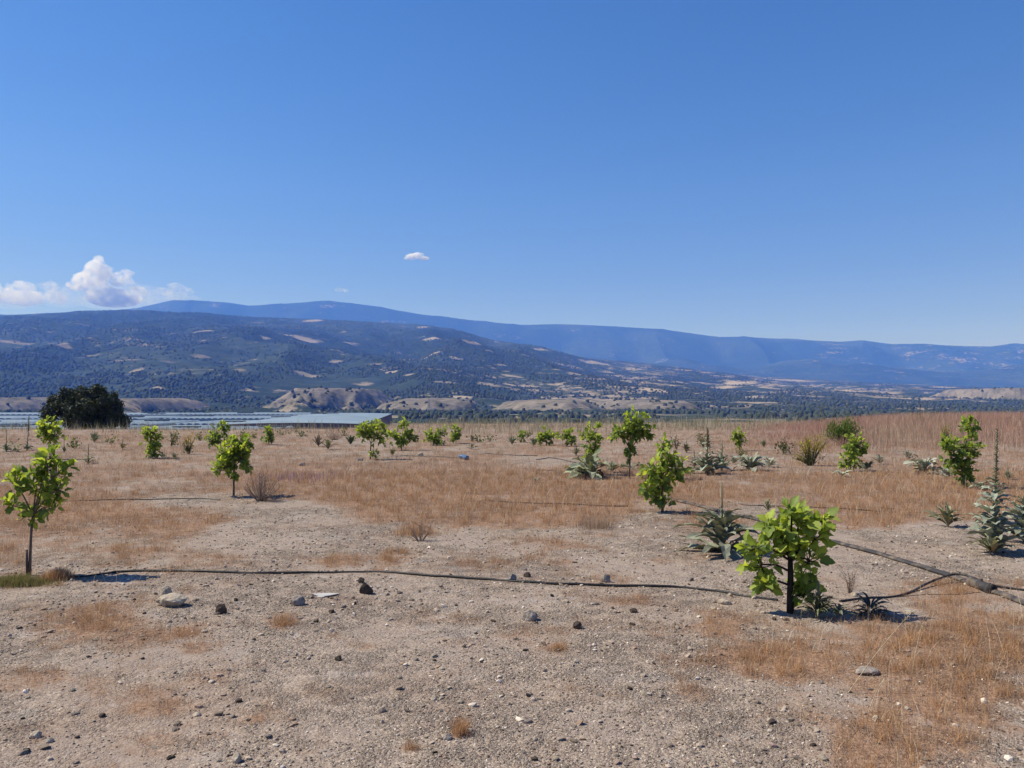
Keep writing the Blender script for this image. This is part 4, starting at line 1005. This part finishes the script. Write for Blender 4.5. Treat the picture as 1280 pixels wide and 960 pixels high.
rock(640, 727, 12, 10, 'grey rock sitting behind the long hose', 'grey', 21)
rock(659, 722, 9, 7, 'small dark pointed rock behind the long hose', 'dark', 22)
rock(758, 727, 13, 11, 'brown grey rock behind the right part of the long hose', 'grey', 23)
rock(664, 774, 22, 14, 'wedge shaped rock with dark shaded side in mid gravel', 'grey', 26)
rock(722, 787, 15, 10, 'dark rock below right of the wedge shaped rock', 'dark', 27)
rock(791, 766, 11, 7, 'small dark rock far right of the wedge shaped rock', 'dark', 28)
rock(790, 782, 8, 4, 'little dark stone under the small dark rock', 'dark', 29)
rock(906, 755, 17, 7, 'white stone left of the nearest right fig', 'rock', 30)
rock(892, 762, 9, 4, 'small white stone beside the larger white stone by the fig', 'rock', 32)
rock(560, 926, 13, 7, 'stone with black shadow below the lone orange tuft', 'grey', 33)
rock(45, 924, 15, 8, 'white flat stone near the bottom left corner', 'rock', 34)
rock(61, 930, 12, 6, 'grey white stone right of the white flat stone', 'grey', 35)
rock(295, 952, 14, 12, 'pale stone with dark side at the bottom edge', 'rock', 36)
rock(33, 941, 9, 5, 'dark stone below the white flat stone', 'dark', 37)
rock(415, 766, 9, 5, 'dark stone right of the grey brown rock', 'dark', 38)
rock(395, 778, 9, 4, 'dark flat stone below the grey brown rock', 'dark', 39)
rock(423, 826, 10, 7, 'dark round stone in the middle of the gravel', 'dark', 40)
rock(128, 895, 9, 5, 'dark stone in the lower left gravel', 'dark', 41)
rock(246, 894, 10, 5, 'small white stone in the lower left gravel', 'rock', 42)
rock(542, 878, 8, 7, 'small white stone upper left of the lone orange tuft', 'rock', 43)
rock(552, 838, 11, 4, 'flat pale stone in the centre of the gravel', 'rock', 44)
rock(1083, 842, 32, 9, 'long pale flat rock half buried in the right grass', 'grey', 45)
rock(1096, 904, 11, 8, 'white stone beside the short straw in the right grass', 'rock', 46)
rock(526, 570, 9, 5, 'pale rock left of the dark hose with the blue end', 'rock', 47)
rock(450, 576, 8, 5, 'pale stone at the left foot of the flat crowned fig', 'rock', 48)
rock(378, 582, 9, 6, 'pale stone in the dry grass left of the flat crowned fig', 'rock', 49)
rock(1068, 746, 9, 5, 'pale stone behind the weed at the right fig', 'rock', 50)
rock(1135, 766, 12, 4, 'pale flat stone under the arching hose', 'rock', 51)
p = at(405, 745); V = rock_mesh('s', (.27, .14, .03), 77, 'white')
tag(mesh_obj('flat_slab', V, [SF], M['white'], loc=(p[0], p[1], p[2] + .006)), 'pale flat slab lying on the gravel below the long hose', 'slab')
# loose stones big enough to count
r = np.random.default_rng(515); protos = []
for i in range(9):
    V = rock_mesh('stone', (1, .8, .6), 700 + i, 'grey')
    protos.append(mesh_obj('stone', V, [SF], M[('grey', 'rock', 'grey', 'dark', 'rock', 'grey', 'rock', 'rock', 'grey')[i]], smooth=False))
TX = {'rock': 'small pale stone lying loose on the gravel', 'grey': 'small grey stone lying loose on the gravel', 'dark': 'small dark stone lying loose on the gravel'}
KN = ('grey', 'rock', 'grey', 'dark', 'rock', 'grey', 'rock', 'rock', 'grey')
cnt = 0; first = set()
while cnt < 150:
    px, rw = r.uniform(5, 1275), 690 + 265 * r.random() ** .8
    if px > 880 and r.random() < .75: continue
    q = at(px, rw); i = int(r.integers(0, 9)); s = .014 + .034 * r.random() ** 2.5
    if i in first:
        o = protos[i].copy(); COL.objects.link(o)
    else:
        o = protos[i]; first.add(i)
    o.location = (q[0], q[1], q[2] + .05 * s); o.scale = (s * r.uniform(.8, 1.3), s, s * r.uniform(.6, 1)); o.rotation_euler = (r.normal(0, .2), r.normal(0, .2), r.uniform(0, 6))
    tag(o, TX[KN[i]], 'stone', 'loose %s stones on the gravel' % {'rock': 'pale', 'grey': 'grey', 'dark': 'dark'}[KN[i]]); cnt += 1

# ------------------------------------------------------------------ greenhouses in the valley
def greenhouse(cx, cy, w, L, zr, label, spans=6, rz=0.0, wallh=5.0, openings=False):
    g0 = float(ground_z(cx, cy, False)); root = empty('greenhouse', (cx, cy, g0)); root.rotation_euler = (0, 0, rz)
    tag(root, label, 'greenhouse', 'plastic greenhouses in the valley')
    H = zr - g0; rise = .6; spans = int(spans * (2.2 if spans > 3 else 1)); sw = w / spans; mb = MB()
    prof = []
    for s in range(spans):
        for j in range(6):
            t = j / 6; prof.append((-w / 2 + sw * (s + t), H - rise + rise * sin(pi * t) ** .8))
    prof.append((w / 2, H - rise))
    prof = np.array(prof); n = len(prof)
    V = np.concatenate([np.stack([prof[:, 0], np.full(n, y), prof[:, 1]], -1) for y in (-L / 2, L / 2)])
    Q = [(i, i + 1, n + i + 1, n + i) for i in range(n - 1)]
    mb.add(V, None, Q); mb.build('roof', M['roof'], root, smooth=True, usecol=False)
    wl = MB()
    for y in (-L / 2 + .05, L / 2 - .05):
        V = np.concatenate([np.stack([prof[:, 0], np.full(n, y), prof[:, 1] - .03], -1), np.stack([prof[:, 0], np.full(n, y), np.zeros(n)], -1)])
        wl.add(V, None, [(i, n + i, n + i + 1, i + 1) for i in range(n - 1)])
    for x in (-w / 2 + .05, w / 2 - .05): wl.add([(x, -L / 2 + .06, -.5), (x, L / 2 - .06, -.5), (x, L / 2 - .06, H - rise - .02), (x, -L / 2 + .06, H - rise - .02)], None, [(0, 1, 2, 3)])
    wl.build('wall', M['ghwall'], root, usecol=False)
    # raised roof vents
    if spans > 3:
        rr = np.random.default_rng(int(abs(cx) + cy)); vt = MB()
        for s in (rr.integers(0, spans), rr.integers(0, spans)): vt.box((-w / 2 + sw * (s + .5), rr.uniform(-.3, .3) * L, H + .12), (sw * 1.6, L * .03, .3))
        vt.build('roof_vent', M['vent'], root, usecol=False)
    if openings:
        for j in range(6):
            m2 = MB(); m2.box((-w / 2 + w * (j + .75) / 6.6, -L / 2 - .08, H - rise - 1.4), (w / 26, .06, .9)); m2.build('opening', M['dim'], root, usecol=False)
    return root
GHS = [(-175, 285, 56, 50, 'pale greenhouse seen left of the dark oak nearest the field', 8, False), (-112, 292, 52, 46, 'pale greenhouse right below the dark oak', 8, False),
       (-252, 360, 60, 60, 'pale greenhouse at the left photo edge behind the nearest one', 8, False), (-182, 352, 56, 56, 'pale greenhouse with a row of dark openings right of the oak', 8, True), (-118, 355, 56, 54, 'pale greenhouse behind the narrow and dark green figs', 8, False),
       (-300, 440, 66, 60, 'pale greenhouse in the third line at the left photo edge', 9, False), (-228, 436, 62, 62, 'pale greenhouse in the third line behind the oak', 9, False), (-158, 440, 60, 62, 'pale greenhouse in the third line behind the round crowned fig', 9, False), (-100, 430, 44, 62, 'narrow pale greenhouse in the third line beside the big one', 6, False),
       (-350, 535, 80, 64, 'pale greenhouse in the farthest line at the left photo edge', 10, False), (-262, 530, 74, 64, 'pale greenhouse in the farthest line above the oak', 10, False), (-184, 538, 70, 66, 'pale greenhouse in the farthest line behind the tiny dark fig', 10, False), (-122, 520, 40, 60, 'smaller pale greenhouse in the farthest line beside the big one', 6, False)]
for (cx, cy, w, L, lb, sp, op) in GHS: greenhouse(cx, cy, w, L, -8.6 + .004 * (cy - 280), lb, sp, openings=op)
# the big one whose side wall runs away from us
a = np.array([(457 - 640) / F * 307, 307.0]); b = np.array([(490 - 640) / F * 542, 542.0]); v = b - a; Lg = np.linalg.norm(v); th = math.atan2(v[1], v[0]) - pi / 2
nrm = np.array([-v[1], v[0]]) / Lg; c = (a + b) / 2 + nrm * 28
big = greenhouse(c[0], c[1], 56, Lg, -7.4, 'largest grey roofed greenhouse with brownish side wall at the right end', 1, th)
for ch in big.children:
    if ch.name.startswith('wall'): ch.data.materials[0] = M['redwall']; ch['label'] = 'brownish purple side wall'

# ------------------------------------------------------------------ lattice pylon in the valley
def pylon(px, Y, top, label):
    x = (px - 640) / F * Y; z0 = float(hill_z(x, Y)) if Y > 1000 else float(ground_z(x, Y, False)); H = zrow(top, Y) - z0
    root = empty('power_pylon', (x, Y, z0)); tag(root, label, 'pylon'); fr = MB(); ar = MB(); w = H * .11
    cs = [(-1, -1), (1, -1), (1, 1), (-1, 1)]
    for sx, sy in cs: fr.tube([(sx * w, sy * w, -.5), (sx * w * .3, sy * w * .3, H * .7), (0, 0, H)], .16, 4)
    for i in range(7):
        z0_, z1_ = H * .1 * i, H * .1 * (i + 1); w0, w1 = w * (1 - .1 * i), w * (1 - .1 * (i + 1))
        for q in range(4):
            (ax, ay), (bx, by) = cs[q], cs[(q + 1) % 4]; fr.tube([(ax * w0, ay * w0, z0_), (bx * w1, by * w1, z1_)], .1, 4)
    for h in (.7, .82, .93): ar.tube([(-H * .16, 0, H * h), (0, 0, H * h + .8), (H * .16, 0, H * h)], .16, 4)
    fr.build('frame', M['steel'], root, usecol=False); ar.build('cross_arms', M['steel'], root, usecol=False)
pylon(536, 950, 498, 'thin lattice power pylon standing in the valley right of the big greenhouse')

# ------------------------------------------------------------------ clouds
def cloud(name, label, Y, puffs, dens, seed, vox, nsz=11):
    r = np.random.default_rng(seed); k = Y / F; mb = MB(); sv, sf = sphere(2); s1, f1 = sphere(1)
    for (cx, cy, rx, ry) in puffs:
        c = np.array([(cx - 640) * k, Y, EYE + (500 - cy) * k])
        V = sv * np.array([rx * k, max(rx, ry) * k * .9, ry * k])
        mb.add(V + c + np.array([0, r.uniform(-.5, .5) * rx * k, 0]), sf)
        for j in range(16):
            q = unit(r.normal(0, 1, 3)); q[2] = abs(q[2]) * .95 - .15; s = r.uniform(.2, .42); rr = min(rx, ry) * k * s * 1.25
            c2 = c + q * np.array([rx, max(rx, ry) * .9, ry]) * k * .9
            mb.add(sv * rr + c2, sf)
            for g in range(5):
                q2 = unit(unit(r.normal(0, 1, 3)) + .8 * q); mb.add(s1 * rr * r.uniform(.3, .55) + c2 + q2 * rr * .9, f1)
    m, nt, out = new_mat('cloud_vapour')
    pv = nt.nodes.new('ShaderNodeVolumePrincipled'); pv.inputs['Color'].default_value = (1, 1, 1, 1); tcn = nt.nodes.new('ShaderNodeNewGeometry'); nz = noise(nt, tcn.outputs['Position'], 1 / (nsz * k), 5, .62)
    nt.links.new(mth(nt, 'MULTIPLY', mrange(nt, nz.outputs[0], .40, .66), dens * 1.6), pv.inputs['Density'])
    pv.inputs['Density'].default_value = dens; pv.inputs['Anisotropy'].default_value = 0; pv.inputs['Absorption Color'].default_value = (1, 1, 1, 1)
    nt.links.new(pv.outputs[0], out.inputs['Volume'])
    o = mb.build(name, m, usecol=False, smooth=True)
    md = o.modifiers.new('r', 'REMESH'); md.mode = 'VOXEL'; md.voxel_size = vox * k
    dg = bpy.context.evaluated_depsgraph_get(); me = bpy.data.meshes.new_from_object(o.evaluated_get(dg)); o.modifiers.clear(); o.data = me
    tag(o, label, 'cloud'); return o
cloud('cloud', 'tall billowing white cloud bank low over the left ridge', 26000,
      [(122, 345, 15, 20), (121, 326, 6, 8), (108, 352, 14, 14), (149, 350, 13, 9), (156, 342, 9, 6), (112, 338, 7, 7), (128, 366, 16, 10), (170, 364, 10, 7), (140, 372, 34, 12), (92, 356, 9, 7)], 0.0050, 3, .8)
cloud('cloud', 'lower white cloud puff at the left edge of the photo', 28000, [(24, 359, 16, 9), (10, 370, 22, 11), (40, 374, 24, 10), (58, 357, 12, 7), (-20, 366, 25, 12), (66, 372, 14, 9)], 0.0020, 5, .8)
cloud('cloud', 'faint cloud puffs trailing right of the tall cloud bank', 27000, [(218, 358, 12, 5), (205, 364, 10, 5), (232, 364, 9, 5)], 0.0014, 6, .8)
cloud('cloud', 'thin veil of cloud spread between the left puff and the tall bank', 30000, [(70, 370, 34, 13), (135, 368, 60, 18), (190, 370, 40, 13), (20, 376, 40, 12), (225, 374, 26, 8)], .00026, 9, 1.2)
cloud('cloud', 'small lone white cloud high in the middle sky', 24000, [(514, 321, 8, 4.0), (522, 319, 8, 4.5), (530, 323, 7, 2.6), (508, 323, 4, 2.2)], 0.009, 7, .55)
cloud('cloud', 'tiny faint cloud just above the summit', 25000, [(424, 362, 7, 3.2), (430, 363, 5, 2.5)], 0.003, 8, .5)

# ------------------------------------------------------------------ haze
mb = MB(); top = 1150.0
mb.box((0, 6250, (top - 20) / 2), (17500, 6500, (top + 20) / 2))
m, nt, out = new_mat('air'); pv = nt.nodes.new('ShaderNodeVolumePrincipled')
HAZE = 1.45e-4
pv.inputs['Color'].default_value = (.085, .235, .90, 1); pv.inputs['Absorption Color'].default_value = (1, 1, 1, 1); pv.inputs['Density'].default_value = HAZE; pv.inputs['Anisotropy'].default_value = 0.1
nt.links.new(pv.outputs[0], out.inputs['Volume'])
hz = mb.build('haze', m, usecol=False); tag(hz, kind='stuff')

# ------------------------------------------------------------------ light
EL, AZ = 50, -80        # sun elevation, azimuth from +Y (negative: to the left)
w = bpy.data.worlds.new("World"); S.world = w; w.use_nodes = True
nt = w.node_tree; sk = nt.nodes.new('ShaderNodeTexSky'); sk.sky_type = 'NISHITA'; sk.sun_disc = False
sk.sun_elevation = R(EL); sk.sun_rotation = R(AZ); sk.altitude = 300; sk.air_density = 1.0; sk.dust_density = .05; sk.ozone_density = 3.0
hs = nt.nodes.new('ShaderNodeHueSaturation'); hs.inputs['Saturation'].default_value = 1.27; hs.inputs['Value'].default_value = .88; hs.inputs['Hue'].default_value = .51
nt.links.new(sk.outputs[0], hs.inputs['Color']); tcw = nt.nodes.new('ShaderNodeTexCoord'); sx = nt.nodes.new('ShaderNodeSeparateXYZ'); nt.links.new(tcw.outputs['Generated'], sx.inputs[0])
rp = nt.nodes.new('ShaderNodeValToRGB'); nt.links.new(sx.outputs[2], rp.inputs[0]); e = rp.color_ramp.elements
e[0].position = .04; e[0].color = (.60, .54, .74, 1); e[1].position = .42; e[1].color = (1, 1, 1, 1)
for p_, c_ in ((.13, (.80, .70, .84)), (.26, (1.0, .92, .97))):
    q_ = e.new(p_); q_.color = (*c_, 1)
nt.links.new(mix(nt, hs.outputs[0], rp.outputs[0], 1.0, 'MULTIPLY'), nt.nodes['Background'].inputs[0]); nt.nodes['Background'].inputs[1].default_value = .112
sd = bpy.data.lights.new('sun', 'SUN'); sd.energy = 5.0; sd.angle = R(.53); sd.color = (1, .94, .86)
so = bpy.data.objects.new('sun', sd); COL.objects.link(so)
dv = Vector((sin(R(AZ)) * cos(R(EL)), cos(R(AZ)) * cos(R(EL)), sin(R(EL))))
so.rotation_euler = dv.to_track_quat('Z', 'Y').to_euler(); so.location = (0, 0, 50)

vs = S.view_settings; vs.view_transform = 'Standard'; vs.look = 'None'; vs.exposure = 0.37; vs.gamma = 1; vs.use_curve_mapping = False
cy = S.cycles
cy.use_denoising = True
try: cy.denoiser = 'OPENIMAGEDENOISE'; cy.denoising_input_passes = 'RGB_ALBEDO_NORMAL'
except Exception: pass
cy.max_bounces = 32; cy.diffuse_bounces = 4; cy.glossy_bounces = 2; cy.transmission_bounces = 4; cy.volume_step_rate = .5; cy.volume_max_steps = 256; cy.volume_bounces = 32; cy.transparent_max_bounces = 16; cy.sample_clamp_indirect = 8
S.render.use_persistent_data = False
